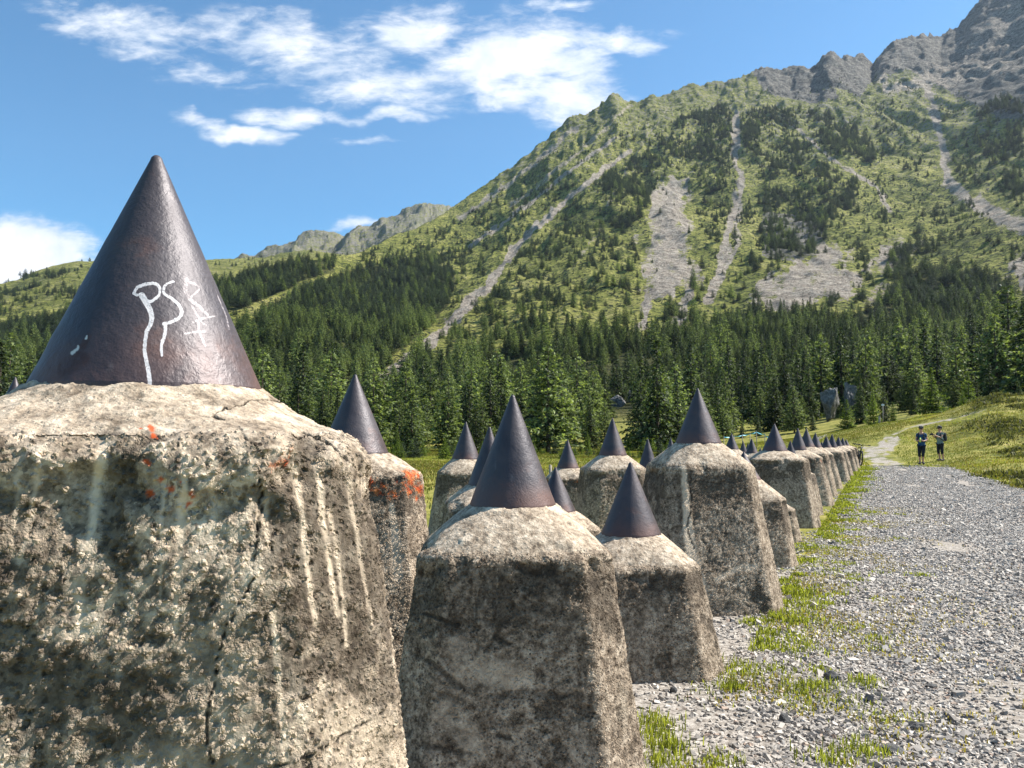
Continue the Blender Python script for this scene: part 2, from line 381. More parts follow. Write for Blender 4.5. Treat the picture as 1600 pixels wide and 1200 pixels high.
# ------------------------------------------------------------------ terrain function
SKY_MAIN = [(-900, 520), (-300, 500), (0, 492), (60, 480), (100, 472), (200, 455), (330, 440), (400, 424), (450, 408), (500, 402), (560, 396), (600, 378), (650, 358),
            (700, 330), (740, 300), (800, 262), (830, 240), (850, 222), (872, 200), (885, 188), (900, 182), (920, 174), (945, 162), (955, 149), (964, 147), (978, 156), (1000, 158),
            (1020, 149), (1060, 144), (1085, 135), (1110, 133), (1130, 130), (1150, 121), (1172, 114), (1180, 112), (1200, 108), (1215, 112), (1235, 112), (1255, 106), (1270, 108), (1280, 104),
            (1286, 92), (1298, 86), (1315, 88), (1345, 87), (1356, 94), (1364, 100), (1372, 88), (1385, 76), (1400, 66), (1415, 63), (1430, 61), (1445, 56), (1470, 57), (1480, 50), (1495, 42), (1505, 32), (1515, 18),
            (1530, 2), (1545, -14), (1560, -26), (1600, -60), (1700, -140), (1900, -200), (2300, -100)]
sa = np.array([ang(*p) for p in SKY_MAIN])
RID = [(-900, 800), (0, 820), (330, 660), (500, 720), (700, 1080), (960, 1300), (1300, 1500), (1600, 1850), (2300, 2000)]
ra = np.array([(ang(x, 400)[0], r) for x, r in RID])
CR = [(-900, 0), (900, 0.), (1060, .1), (1145, .45), (1240, 1.05), (1300, 1.55), (1370, 2.2), (1487, 3.0), (1540, 3.7), (1600, 4.1), (1900, 5), (2300, 5)]
ca = np.array([(ang(x, 660)[0], z) for x, z in CR])
R0 = 78.0
SMA = np.linspace(sa[0, 0], sa[-1, 0], 900); _k = np.hanning(61); SMT = np.interp(SMA, sa[:, 0], sa[:, 1]); SMT = np.convolve(np.pad(SMT, 30, mode='edge'), _k / _k.sum(), 'valid')
def terrain(x, y):
    x = np.asarray(x, float); y = np.asarray(y, float)
    r = np.hypot(x, y) + 1e-6; az = np.arctan2(x, y); azc = np.clip(az, -1.0, 1.0)
    s_pre = None; Tr = np.interp(azc, sa[:, 0], sa[:, 1]); Ts = np.interp(azc, SMA, SMT); r1 = np.interp(azc, ra[:, 0], ra[:, 1]); cz = np.interp(azc, ca[:, 0], ca[:, 1])
    side = sstep(1.9, 1.0, np.abs(az))
    G = cz * sstep(40, 69, r) * side
    # small unevenness of the meadow and heath mounds right of the track
    lane = 12.2 + .42 * (y - 18.8)
    heath = sstep(0.2, 2.5, x - lane) * sstep(5, 12, y)
    G = G + heath * (0.62 * (fbm(x / 1.9, y / 1.9, 3, 5) - .38) + .5 * (fbm(x / 7, y / 7, 2, 8) - .4)) * sstep(120, 60, r)
    G = G + .035 * (fbm(x / 1.3, y / 1.3, 3, 21) - .5) * sstep(100, 30, r)
    s = np.clip((r - R0) / (r1 - R0), 0, 1); g = s ** .80
    q_ = sstep(.80, .985, s); Tr = Tr * q_ + Ts * (1 - q_)
    jag = (ridged(azc * 46, azc * 0 + .5, 4, 3) - .6)
    z1 = CAMZ + Tr * r1
    add = r / r1 * (z1 - G) * g
    over = np.maximum(0, r - r1)
    add = np.where(r > r1, (z1 - G) - over * .75, add)
    amp = sstep(.02, .35, s) * (1 - .7 * sstep(.8, .98, s)) * side
    rel = (ridged(x / 260 + .3 * y / 260, y / 420, 4, 33) - .6) * 42 + (fbm(x / 70, y / 90, 4, 44) - .5) * 14 + (fbm(x / 15, y / 20, 3, 54) - .5) * 8
    rel = rel + (ridged((x + 50 * (fbm(x / 120, y / 120, 3, 67) - .5)) / 30, y / 80, 3, 71) - .55) * 14 * sstep(.3, .9, s)
    wx = x + 60 * (fbm(x / 90, y / 90, 3, 66) - .5)
    crag = sstep(.62, .95, s) * sstep(.25, .42, Tr) * sstep(1.25, 1.0, r / r1)
    add = add + crag * ((ridged(wx / 70, y / 80, 5, 81, .58) - .6) * 16 + (ridged(wx / 17, y / 20, 3, 83) - .55) * 12) + jag * 6 * sstep(.9, 1, s) * sstep(.22, .40, Tr)
    return G + np.maximum(add, -30) * side + rel * amp * np.where(r > r1, .15, 1) * np.clip(r1 / 1200, .4, 1)
def H1(x, y): return float(terrain(np.array([x]), np.array([y]))[0])
def row_edge(y): return 2.3 + .463 * (y - 7)     # right base corners of the front row

azd = np.concatenate([np.linspace(-math.pi, -R(43), 60, endpoint=False), np.linspace(-R(43), R(43), 1050, endpoint=False), np.linspace(R(43), math.pi, 60)])
rr = np.concatenate([np.geomspace(.25, 30, 190, endpoint=False), np.geomspace(30, 84, 110, endpoint=False), np.geomspace(84, 2150, 940)])
A_, R_ = np.meshgrid(azd, rr); X_ = (R_ * np.sin(A_)).ravel(); Y_ = (R_ * np.cos(A_)).ravel(); Z_ = terrain(X_, Y_)
PX, PY = proj(X_, Y_, Z_); RR = R_.ravel(); vis = Y_ > .3
na, nr = len(azd), len(rr)
ii = np.arange((nr - 1) * (na - 1)); i0 = (ii // (na - 1)) * na + ii % (na - 1)
quads = np.c_[i0, i0 + 1, i0 + na + 1, i0 + na]
# --- what grows or lies where (measured once on the ground from the photograph)
slope = sstep(85, 150, RR)
scree = np.zeros_like(RR)
wob = (fbm(PX / 11, PY / 16, 5, 77) - .5) * 18; wmod = .55 + 1.3 * fbm(PX / 13, PY / 20, 3, 79) ** 1.4
def track(pts, w0, w1, st=1.0):
    global scree
    d = polydist(PX + wob, PY, pts, w0, w1) / wmod; scree = np.maximum(scree, st * sstep(2.3, .1, d))
def area(poly, st=1.0):
    global scree
    s_ = 0
    for q in range(6):
        wq = (fbm(PX / 18, PY / 22, 5, 120 + q // 2) - .5) * 80 + (q % 2 - .5) * 6; wr = (fbm(PX / 18, PY / 18, 5, 140 + q // 2) - .5) * 60
        s_ = s_ + inpoly(PX + wq, PY + wr, poly) / 6
    scree = np.maximum(scree, st * (.50 + .55 * fbm(PX / 10, PY / 22, 4, 160)) * s_)
track([(985, 235), (930, 275), (870, 325), (815, 375), (790, 410), (760, 450), (715, 490), (680, 530), (640, 560), (590, 598)], 3, 8)
track([(960, 215), (900, 262), (850, 300), (790, 345), (735, 385)], 2.5, 3.5, .8)
track([(900, 200), (830, 260), (770, 305), (720, 340)], 4, 4, .65)
track([(985, 165), (930, 215), (860, 275), (800, 320)], 3, 4, .6)
track([(1050, 160), (1010, 215), (960, 300), (930, 370), (895, 420)], 2, 3, .55)
area([(1035, 262), (1056, 272), (1080, 275), (1072, 330), (1078, 380), (1090, 440), (1062, 462), (1025, 470), (1003, 468), (1010, 400), (1010, 340)])
track([(1012, 465), (1010, 495), (996, 520)], 4, 5); track([(1085, 425), (1075, 460), (1058, 505)], 5, 6)
track([(1150, 175), (1150, 250), (1157, 300), (1140, 360), (1128, 410), (1105, 470)], 4, 6, .9)
track([(1160, 320), (1150, 380), (1125, 440), (1110, 470)], 3, 6, .7)
track([(1235, 190), (1280, 235), (1320, 262), (1370, 290), (1390, 330)], 3, 3, .75)
track([(1445, 120), (1462, 180), (1472, 240), (1482, 285), (1530, 322), (1610, 360)], 6, 10, .85)
track([(1375, 120), (1385, 140), (1440, 130)], 10, 10, .7)
area([(1165, 485), (1205, 430), (1255, 405), (1305, 378), (1335, 395), (1310, 420), (1345, 430), (1340, 470), (1270, 480), (1230, 492)], .95)
area([(1340, 415), (1390, 385), (1440, 365), (1452, 385), (1420, 410), (1400, 430), (1360, 445)], .85)
area([(1560, 410), (1620, 390), (1620, 470), (1585, 450)], .9)
area([(1330, 470), (1380, 440), (1420, 460), (1370, 500)], .7)
area([(1365, 150), (1440, 110), (1540, 20), (1600, -60), (2000, -200), (2000, 120), (1600, 130), (1500, 135), (1460, 150)], .62)
rock = np.zeros_like(RR)
skyline_y = np.interp(PX, [p[0] for p in SKY_MAIN], [p[1] for p in SKY_MAIN])
dsk = PY - skyline_y
rock = np.maximum(rock, .50 * sstep(42, 5, dsk) * sstep(820, 1150, PX))
rock = np.maximum(rock, .45 * sstep(45, 5, dsk) * sstep(680, 800, PX))
rock = np.maximum(rock, .75 * inpoly(PX + wob, PY, [(1280, 60), (1360, 60), (1368, 120), (1345, 150), (1300, 135), (1272, 112)]))
rock = np.maximum(rock, .8 * inpoly(PX + wob, PY, [(1180, 100), (1280, 95), (1310, 150), (1270, 160), (1215, 150), (1185, 130)]))
rock = np.maximum(rock, .8 * inpoly(PX + wob, PY, [(1362, 60), (1480, 40), (1430, 100), (1390, 118), (1368, 110)]))
rock = np.maximum(rock, .70 * inpoly(PX + wob, PY, [(1400, 100), (1520, -10), (2000, -250), (2000, 180), (1560, 185), (1480, 140)]))
rock = np.maximum(rock, .6 * inpoly(PX + wob, PY, [(1190, 330), (1290, 340), (1290, 395), (1240, 410), (1190, 400)]))
rock = np.maximum(rock, .26 + .20 * sstep(420, 150, PY) * sstep(600, 900, PX)) * slope
meadow = sstep(140, 80, RR)
# gravel track: a lane in the world, then the narrow trail beyond
lane = 12.2 + .42 * (Y_ - 18.8); edge = row_edge(Y_)
gw = sstep(-.5 - 1.5 * sstep(13, 10, Y_), .1 - 1.5 * sstep(13, 10, Y_), X_ - edge) * (1 - .75 * sstep(.85, .35, X_ - edge) * sstep(7, 9.5, Y_)) * sstep(.8, -.6, X_ - lane) * sstep(38, 33, Y_ + (fbm(X_ / 2, Y_ / 2, 3, 2) - .5) * 7) * sstep(-3, 0, Y_ + 3)
trail = polydist(PX, PY, [(1395, 735), (1375, 718), (1362, 708), (1388, 697), (1398, 690), (1385, 684)], 22, 6) + (fbm(PX / 9, PY / 5, 3, 7) - .5) * 1.4 + (RR > 75) * 9 + (RR < 25) * 9
trail2 = polydist(PX, PY, [(1385, 684), (1420, 668), (1490, 654), (1540, 640)], 2.2, 2.0) + (RR > 75) * 9 + (RR < 40) * 9
trail3 = polydist(PX, PY, [(1278, 683), (1290, 676), (1301, 671)], 4, 3) + (RR > 75) * 9 + (RR < 40) * 9
gravel = np.maximum(gw, np.maximum(.60 * sstep(1.7, .3, trail), np.maximum(.52 * sstep(1.7, .4, trail2), sstep(1.5, .6, trail3)))) * vis
scree = scree * slope

# forest density at a point of the slope
def forest_density(px, py, r):
    d = np.zeros_like(px)
    nz = fbm(px / 30, py / 26, 3, 91)
    up = np.interp(px, [-400, 0, 130, 300, 340, 700, 760, 800, 900, 1000, 1100, 1180, 1250, 1330, 1370, 1400, 1440, 1500, 1560, 1600, 1800],
                   [520, 508, 486, 480, 560, 560, 548, 540, 528, 528, 512, 492, 492, 500, 482, 452, 430, 424, 440, 470, 460])
    d = np.where(py > up + (nz - .5) * 40, .93, d)
    grassy = inpoly(px, py, [(370, 520), (372, 492), (420, 470), (440, 462), (452, 470), (410, 500)])
    big = inpoly(px + (nz - .5) * 30, py, [(340, 530), (430, 478), (500, 445), (560, 425), (610, 405), (690, 400), (712, 430), (700, 470), (660, 530), (610, 560), (560, 592), (520, 640), (340, 640)])
    d = np.where(big, .9, d)
    tl = inpoly(px + (nz - .5) * 20, py, [(335, 445), (400, 425), (460, 408), (525, 404), (520, 425), (470, 440), (430, 460), (380, 480), (335, 500)])
    d = np.where(tl, .85, d)
    mask = polydist(px, py, [(700, 505), (640, 562), (585, 602)], 9, 12) < 1
    d = np.where(mask | grassy, .0, d)
    scat = [((600, 395), (700, 345), (860, 240), (1000, 190), (1160, 170), (1190, 480), (1100, 510), (900, 520), (760, 545), (690, 520)), .10],
    base = inpoly(px, py, [(560, 400), (700, 345), (860, 260), (1000, 200), (1160, 170), (1400, 160), (1600, 170), (1600, 470), (1190, 490), (1100, 520), (900, 530), (700, 560)])
    d = np.maximum(d, np.where(base, np.clip((nz - .50) * 1.5, .02, .3), 0))
    for poly, v in [([(940, 275), (1010, 235), (1035, 255), (1010, 330), (975, 365), (930, 340)], .75), ([(1000, 215), (1060, 190), (1140, 165), (1150, 230), (1090, 250), (1035, 250)], .72),
                    ([(1085, 225), (1140, 235), (1135, 290), (1100, 325), (1080, 290)], .8), ([(1160, 165), (1240, 180), (1270, 240), (1240, 280), (1180, 260), (1155, 210)], .75),
                    ([(1270, 175), (1345, 190), (1375, 240), (1350, 265), (1290, 235)], .72), ([(1290, 260), (1340, 280), (1340, 330), (1300, 345), (1280, 300)], .8),
                    ([(1195, 290), (1290, 300), (1295, 385), (1240, 410), (1190, 380)], .62), ([(1530, 165), (1600, 155), (1600, 310), (1560, 300), (1520, 210)], .8),
                    ([(1180, 170), (1300, 170), (1300, 290), (1180, 290)], .35), ([(860, 300), (960, 240), (1000, 340), (900, 420), (820, 430)], .30),
                    ([(840, 400), (960, 330), (1000, 470), (900, 500), (800, 490)], .32), ([(1390, 395), (1425, 395), (1420, 440), (1385, 440)], .8),
                    ([(1500, 215), (1525, 215), (1530, 330), (1500, 320)], .35), ([(740, 490), (800, 450), (860, 520), (760, 545)], .45), ([(1035, 480), (1080, 490), (1040, 510)], .5)]:
        d = np.where(inpoly(px + (nz - .5) * 26, py + (nz - .5) * 20, poly), np.maximum(d, v * np.clip(.45 + (nz - .35) * 2.2, .25, 1)), d)
    pxo, pyo = px, py; px = px + (fbm(pxo / 18, pyo / 22, 5, 120) - .5) * 80; py = py + (fbm(pxo / 18, pyo / 18, 5, 140) - .5) * 60
    for poly in ([(1020, 268), (1085, 272), (1092, 440), (1065, 470), (995, 530), (990, 480), (1005, 400)], [(1190, 475), (1255, 410), (1300, 385), (1325, 400), (1330, 460), (1240, 482)]):
        d = np.where(inpoly(px, py, poly), .012, d)
    px, py = pxo, pyo
    for pts, wd in (([(985, 235), (870, 325), (790, 410), (715, 490), (590, 600)], 9), ([(1445, 120), (1472, 240), (1482, 285), (1610, 360)], 13), ([(1150, 175), (1157, 300), (1105, 470)], 6)):
        d = np.where(polydist(px, py, pts, wd) < 1, 0, d)
    return np.where(r < np.interp(px, [700, 1000, 1150], [53, 58, 78]), 0, d)
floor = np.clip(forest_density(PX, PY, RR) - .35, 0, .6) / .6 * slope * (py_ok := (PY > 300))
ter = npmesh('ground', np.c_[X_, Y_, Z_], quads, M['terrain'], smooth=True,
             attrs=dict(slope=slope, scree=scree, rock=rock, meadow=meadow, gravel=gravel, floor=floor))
tag(ter, kind='structure')

# the far ridges behind, their own heightfields with depth
RIDGES = {}
def far_ridge(name, pts, rc, depth, kindcol, seed, jag):
    pa = np.array([ang(*p) for p in pts]); azs = np.linspace(pa[0, 0], pa[-1, 0], 420)
    rs = np.linspace(rc - depth, rc + depth, 90); a, r = np.meshgrid(azs, rs)
    x = r * np.sin(a); y = r * np.cos(a); kk = np.abs(r - rc) / depth
    aw = a + (fbm(x / 220, y / 220, 5, seed + 3) - .5) * .16 * np.clip(kk * 4, 0, 1); T = np.interp(aw, pa[:, 0], pa[:, 1]); zt = CAMZ + T * rc
    j = (ridged(aw * 60, a * 0, 5, seed, .6) - .6) * jag
    k = 1 - np.abs(r - rc) / depth
    x = r * np.sin(a); y = r * np.cos(a)
    z = (zt + j) * (1 - (1 - k) ** 1.35 * .62) + (ridged(x / 150, y / 190, 6, seed + 9, .62) - .6) * jag * 4.0 * np.clip((1 - k) * 3, 0, 1)
    na = len(azs); ii = np.arange((len(rs) - 1) * (na - 1)); i0 = (ii // (na - 1)) * na + ii % (na - 1)
    n = x.size; ones = np.ones(n); rk = np.full(n, kindcol[0]) ; sc = np.full(n, kindcol[1])
    RIDGES[name] = (x.ravel(), y.ravel(), z.ravel(), (r < rc * .995).ravel())
    o = npmesh(name, np.c_[x.ravel(), y.ravel(), z.ravel()], np.c_[i0, i0 + 1, i0 + na + 1, i0 + na], M['terrain'], attrs=dict(slope=ones, scree=sc, rock=rk, meadow=ones * kindcol[2], gravel=ones * 0, floor=ones * 0))
    tag(o, kind='structure'); return o
far_ridge('hill', [(-500, 500), (-200, 475), (0, 450), (40, 436), (80, 428), (150, 419), (250, 418), (330, 413), (370, 411), (410, 409), (440, 404), (480, 402), (560, 408), (700, 430), (760, 480)], 1500, 750, (.36, .12, .15), 5, 3)
far_ridge('rocky_mountain', [(300, 470), (380, 425), (420, 404), (440, 392), (462, 381), (478, 368), (492, 364), (515, 367), (528, 372), (548, 373), (566, 363), (585, 357), (600, 355), (612, 345), (628, 338), (640, 327), (655, 322), (668, 326), (695, 330), (720, 345), (800, 420)], 2300, 900, (.55, .16, 0), 15, 14)

# ------------------------------------------------------------------ dragon's teeth
A34 = R(34)
def tooth_section(th, a, p=90):
    acc = 0
    for k in range(8):
        d = a if k % 2 == 0 else a * 1.184
        c = np.cos(th - k * math.pi / 4)
        acc = acc + np.maximum(c, 0.0) ** p / d ** p
    return acc ** (-1 / p)
def tooth(label, Y, tip, basey, coneW, shy, a_top, a_bot, rot, res=1, lichen=0, marks=None, cone=True, grime=.4, cone_marks=None, group='concrete anti-tank teeth with steel cones beside the track', clabel=None, p=80, bulge=.012):
    tp = at(tip[0], tip[1], Y); zb = at(tip[0], basey, Y).z; zs = at(tip[0], shy, Y).z
    X = tp.x; rc = coneW / 2 / F * Y
    z0 = H1(X, Y)
    root = empty('anti_tank_tooth', (X, Y, z0)); tag(root, label, 'anti-tank obstacle', group)
    z0_ = z0; zs -= z0_; zb -= z0_; zt = tp.z - z0_
    nth = int(150 * res); nz = int(90 * res)
    # profile (scale, z, blend to round)
    P = [(a_bot * 1.012, -.12, 0)]; P.append((a_top + .0, zs - .0, 0))
    pr = []
    SR = .045 if res > 5 else .026; n1 = int(nz * .66)
    for i in range(n1): t = i / n1; pr.append((a_bot * (1 - t) + a_top * t, -.12 * (1 - t) + (zs - SR) * t, 0))
    n2 = max(6, int(nz * .08))
    for i in range(n2):     # rounded shoulder
        t = i / n2; p0 = np.array((a_top, zs - SR)); p1 = np.array((a_top, zs + .0)); dr = (rc + .015 - a_top); dz = zb - zs; L = math.hypot(dr, dz)
        p2 = p1 + np.array((dr, dz)) / L * (.055 if res > 5 else .032); q = (1 - t) ** 2 * p0 + 2 * t * (1 - t) * p1 + t * t * p2; pr.append((q[0], q[1], 0))
    n3 = nz - n1 - n2
    s0 = p2
    for i in range(n3):
        t = i / (n3 - 1); rad = s0[0] * (1 - t) + (rc + .004) * t; z = s0[1] * (1 - t) + zb * t + bulge * math.sin(math.pi * t)
        pr.append((rad, z, t))
    pr.append((rc * .6, zb + .004, 1)); pr.append((.001, zb + .004, 1))
    pr = np.array(pr)
    th = np.linspace(0, 2 * math.pi, nth, endpoint=False)
    S = tooth_section(th, 1.0, p)[None, :]
    rad = pr[:, :1] * (S * (1 - pr[:, 2:]) + pr[:, 2:] * 1.0)
    TH = th[None, :] + R(rot) - math.pi / 2
    x = rad * np.cos(TH); y = rad * np.sin(TH); z = np.repeat(pr[:, 1:2], nth, 1)
    sd_ = int(abs(X * 1000 + Y * 77))
    hr = z / zs
    onside = np.clip(1 - pr[:, 2:], 0, 1)
    n = (fbm3((x + X) * 3.5, (y + Y) * 3.5, z * 3.5, 3, sd_ % 91) - .5) * .014 + (fbm3((x + X) * 11, (y + Y) * 11, z * 11, 3, sd_ % 87) - .5) * .009
    n = n * (1 if res > 5 else .7)
    chip = np.maximum(0, fbm3((x + X) * 8, (y + Y) * 8, z * 8 + 4, 3, sd_ % 37) - .52) * .12 * np.exp(-((z - zs + .03) / .09) ** 2)
    fade = np.clip((rad - rc) / .06, 0, 1)
    rad2 = rad + (n - chip) * fade
    x = rad2 * np.cos(TH); y = rad2 * np.sin(TH); z = z + (n * .35 - chip * .3) * fade * (pr[:, 2:] > 0) + (fbm3((x + X) * 16, (y + Y) * 16, z * 3, 3, 7) - .42) * .022 * np.exp(-((rad - rc - .01) / .03) ** 2)
    V = np.c_[x.ravel(), y.ravel(), z.ravel()]
    k = np.arange((len(pr) - 1) * nth); r_ = k // nth; c_ = k % nth
    Q = np.c_[r_ * nth + c_, r_ * nth + (c_ + 1) % nth, (r_ + 1) * nth + (c_ + 1) % nth, (r_ + 1) * nth + c_]
    mk = np.zeros((len(V), 3)); li = np.full(len(V), 0.0) + np.clip(lichen * 1.0 * (np.exp(-((V[:, 2] / zs - .93) / .16) ** 2)), 0, 1)
    if marks: marks(V + np.array([X, Y, z0_]), mk, li)
    top = sstep(.0, .12, np.repeat(pr[:, 2], nth))
    npmesh('concrete_block', V, Q, M['concrete'], root, attrs=dict(marks=mk, lichen=li, hrel=np.clip(hr.ravel(), 0, 1.2), top=top, grime=np.full(len(V), grime)))
    c = None
    if cone:
        ns = int(40 + 30 * res); nh = int(14 + 10 * res)
        if cone_marks: ns, nh = 1100, 560
        h = zt - zb; ts = np.linspace(0, 1, nh); ph = np.linspace(0, 2 * math.pi, ns, endpoint=False)
        tr = .012
        rz = [(rc * 1.0, -.03)] + [(rc * (1 - t) + tr * t, t * (h - .012)) for t in ts] + [(tr * .8, h - .005), (tr * .45, h - .001), (.0005, h)]
        rz = np.array(rz); cx = rz[:, :1] * np.cos(ph); cy = rz[:, :1] * np.sin(ph); cz = np.repeat(rz[:, 1:], ns, 1)
        k = np.arange((len(rz) - 1) * ns); r_ = k // ns; c_ = k % ns
        Qc = np.c_[r_ * ns + c_, r_ * ns + (c_ + 1) % ns, (r_ + 1) * ns + (c_ + 1) % ns, (r_ + 1) * ns + c_]
        dn = 1 + (fbm3(cx * 22 + X, cy * 22 + Y, cz * 22, 3, 3) - .5) * .016; cx = cx * dn; cy = cy * dn
        c = npmesh('steel_cone', np.c_[cx.ravel(), cy.ravel(), cz.ravel()], Qc, M['steel'], root, attrs=dict(hc=np.clip(cz.ravel() / h, 0, 1), **(cone_marks(np.c_[cx.ravel() + X, cy.ravel() + Y, cz.ravel() + zb + z0_]) if cone_marks else {})), loc=(0, 0, zb))
        if clabel: c['label'] = clabel
    return root, c, (X, Y, z0_ + zb, tp.z, rc)

def marks_A(V, mk, li):
    px, py = proj(V[:, 0], V[:, 1], V[:, 2]); front = V[:, 1] < 1.5 + .25
    w1 = (fbm(px / 8, py / 9, 3, 4) - .5) * 9
    def ln(pts, ch, w0, w1_=None, st=1.0, soft=1.5, wob=1.0):
        d = polydist(px + w1 * wob, py + w1 * wob * .6, pts, w0, w1_); fd = 1 if ch == 0 else np.clip(.65 + 1.2 * (fbm(px / 16, py / 22, 3, 41) - .3), .4, 1); mk[:, ch] = np.maximum(mk[:, ch], st * fd * sstep(soft + (ch == 1) * .6, .45, d) * front)
    # cracks
    ln([(405, 735), (408, 790), (400, 850), (395, 905), (385, 930), (365, 958), (350, 985), (338, 1030), (330, 1080), (322, 1120), (322, 1160), (334, 1200)], 0, .7, 1.5, soft=2.0)
    ln([(330, 645), (352, 634), (380, 630), (392, 622), (418, 620), (450, 626)], 0, 1.1, .8)
    ln([(335, 646), (352, 652)], 0, 2.2, 1); ln([(372, 660), (385, 682), (402, 695), (410, 712)], 0, .8, 1, .8)
    ln([(612, 1108), (580, 1128), (545, 1150), (510, 1168), (470, 1190), (430, 1200)], 0, 1.1, 1.4, soft=2.0)
    ln([(475, 670), (510, 684), (530, 700), (548, 720)], 0, 1.2, 1.0)
    # pale lime runs
    ln([(160, 690), (150, 750), (143, 800), (134, 870)], 1, 6, 4, 1.0, wob=.4)
    ln([(120, 915), (126, 960), (130, 1000)], 1, 9, 5, .9); ln([(110, 990), (150, 985)], 1, 8, 6, .8)
    ln([(287, 690), (287, 740), (284, 790), (281, 850), (275, 905)], 1, 4, 5, .85, wob=.3); ln([(275, 905), (272, 990)], 1, 3, 2, .85, wob=.3)
    ln([(258, 690), (254, 780), (248, 930)], 1, 3, 2, .7, wob=.3); ln([(332, 700), (333, 860)], 1, 6, 3, .55, wob=.3)
    ln([(62, 700), (50, 800), (25, 880)], 1, 4, 3, .6); ln([(30, 700), (20, 820)], 1, 4, 3, .5)
    ln([(465, 730), (478, 820), (490, 910), (500, 975)], 1, 4, 3, .8, wob=.3); ln([(498, 720), (515, 830), (535, 960)], 1, 4, 2.5, .85, wob=.3)
    ln([(523, 800), (540, 900), (550, 1010)], 1, 3, 2, .7, wob=.3); ln([(428, 960), (435, 1040), (445, 1140), (448, 1190)], 1, 4, 4, .85, wob=.3)
    ln([(412, 760), (420, 860)], 1, 4, 3, .6); ln([(550, 750), (570, 860), (590, 980)], 1, 3, 2, .6, wob=.3)
    ln([(370, 1000), (360, 1090), (372, 1190)], 1, 24, 30, .34, 1.8); ln([(300, 1000), (310, 1190)], 1, 14, 30, .24, 2); ln([(400, 900), (360, 960)], 1, 16, 12, .3, 1.8)
    ln([(560, 1130), (600, 1180)], 1, 22, 30, .45, 1.8); ln([(170, 1200), (300, 1190)], 1, 10, 20, .5, 2); ln([(360, 770), (380, 900)], 1, 22, 16, .18, 2)
    for cx, cy, rr_ in [(236, 664, 4), (240, 672, 4), (230, 722, 4), (250, 752, 4), (263, 764, 6), (232, 768, 5), (297, 772, 5), (294, 790, 5), (277, 752, 3), (218, 664, 2), (300, 780, 3)]:
        d = np.hypot(px + w1 - cx, (py + w1 - cy)) / rr_; mk[:, 2] = np.maximum(mk[:, 2], sstep(1.3, .7, d) * front)
    li[:] = li * 0 + .28 * sstep(60, 20, np.hypot(px - 455, (py - 715))) + .12 * sstep(120, 40, np.hypot(px - 520, (py - 730)))
def marks_B(V, mk, li):
    px, py = proj(V[:, 0], V[:, 1], V[:, 2]); li[:] = .44 * sstep(60, 15, np.abs(py - 752)) + .18 * sstep(45, 10, np.hypot(px - 655, (py - 765) * .7)) + .12 * sstep(50, 15, np.hypot(px - 585, py - 775)); li[:] *= sstep(708, 716, py)
    d = polydist(px, py, [(612, 790), (618, 840), (622, 900)], 4, 9); mk[:, 1] = np.maximum(mk[:, 1], sstep(1.5, .5, d) * .8)
def marks_F(V, mk, li):
    px, py = proj(V[:, 0], V[:, 1], V[:, 2]); f = V[:, 1] < 7.1
    w1 = (fbm(px / 6, py / 8, 3, 4) - .5) * 5
    d = polydist(px + w1, py, [(1068, 730), (1072, 790), (1078, 850), (1088, 900), (1094, 930)], 4, 11); mk[:, 1] = np.maximum(mk[:, 1], sstep(1.5, .7, d) * .85 * f)
    d = polydist(px + w1, py, [(1080, 745), (1081, 800), (1074, 815), (1078, 840), (1086, 857)], .9, .9); mk[:, 0] = np.maximum(mk[:, 0], sstep(1.5, .5, d) * f)
    d = polydist(px + w1, py, [(1120, 905), (1150, 890), (1180, 885)], 3, 5); mk[:, 1] = np.maximum(mk[:, 1], sstep(1.6, .6, d) * .7 * f)
    d = polydist(px, py + w1, [(1085, 752), (1120, 754), (1160, 752)], .9, .9); mk[:, 0] = np.maximum(mk[:, 0], sstep(1.5, .5, d) * f * .6)
    li[:] = .33 * np.exp(-((py - 705) / 16) ** 2)
def marks_C(V, mk, li):
    px, py = proj(V[:, 0], V[:, 1], V[:, 2]); f = V[:, 1] < 3.7
    w1 = (fbm(px / 12, py / 10, 3, 14) - .5) * 22
    def dk(pts, a, b, st): 
        d = polydist(px + w1, py + w1 * .6, pts, a, b); mk[:, 0] = np.maximum(mk[:, 0], sstep(1.4, .4, d) * st * f)
    dk([(800, 880), (830, 895), (870, 890)], 7, 10, .75); dk([(660, 958), (690, 968), (720, 980)], 3, 5, .8); dk([(780, 1000), (798, 1008)], 6, 4, .8)
    dk([(835, 950), (900, 965)], 14, 6, .45); dk([(640, 1020), (680, 1040), (720, 1075)], 3, 6, .6); dk([(760, 1090), (860, 1085), (930, 1090)], 7, 5, .45)
    dk([(780, 1150), (795, 1150)], 6, 4, .8); dk([(660, 1165), (735, 1178)], 6, 4, .6); dk([(930, 910), (950, 900)], 8, 5, .6)
    def pl(pts, a, b, st):
        d = polydist(px + w1, py + w1 * .6, pts, a, b); mk[:, 1] = np.maximum(mk[:, 1], sstep(1.6, .4, d) * st * f)
    pl([(760, 1050), (810, 1060)], 22, 20, .4); pl([(715, 1000), (720, 1060)], 10, 14, .3); pl([(700, 1110), (740, 1170)], 18, 18, .3); pl([(765, 792), (778, 792)], 7, 6, .9); pl([(870, 790), (885, 792)], 6, 5, .7)

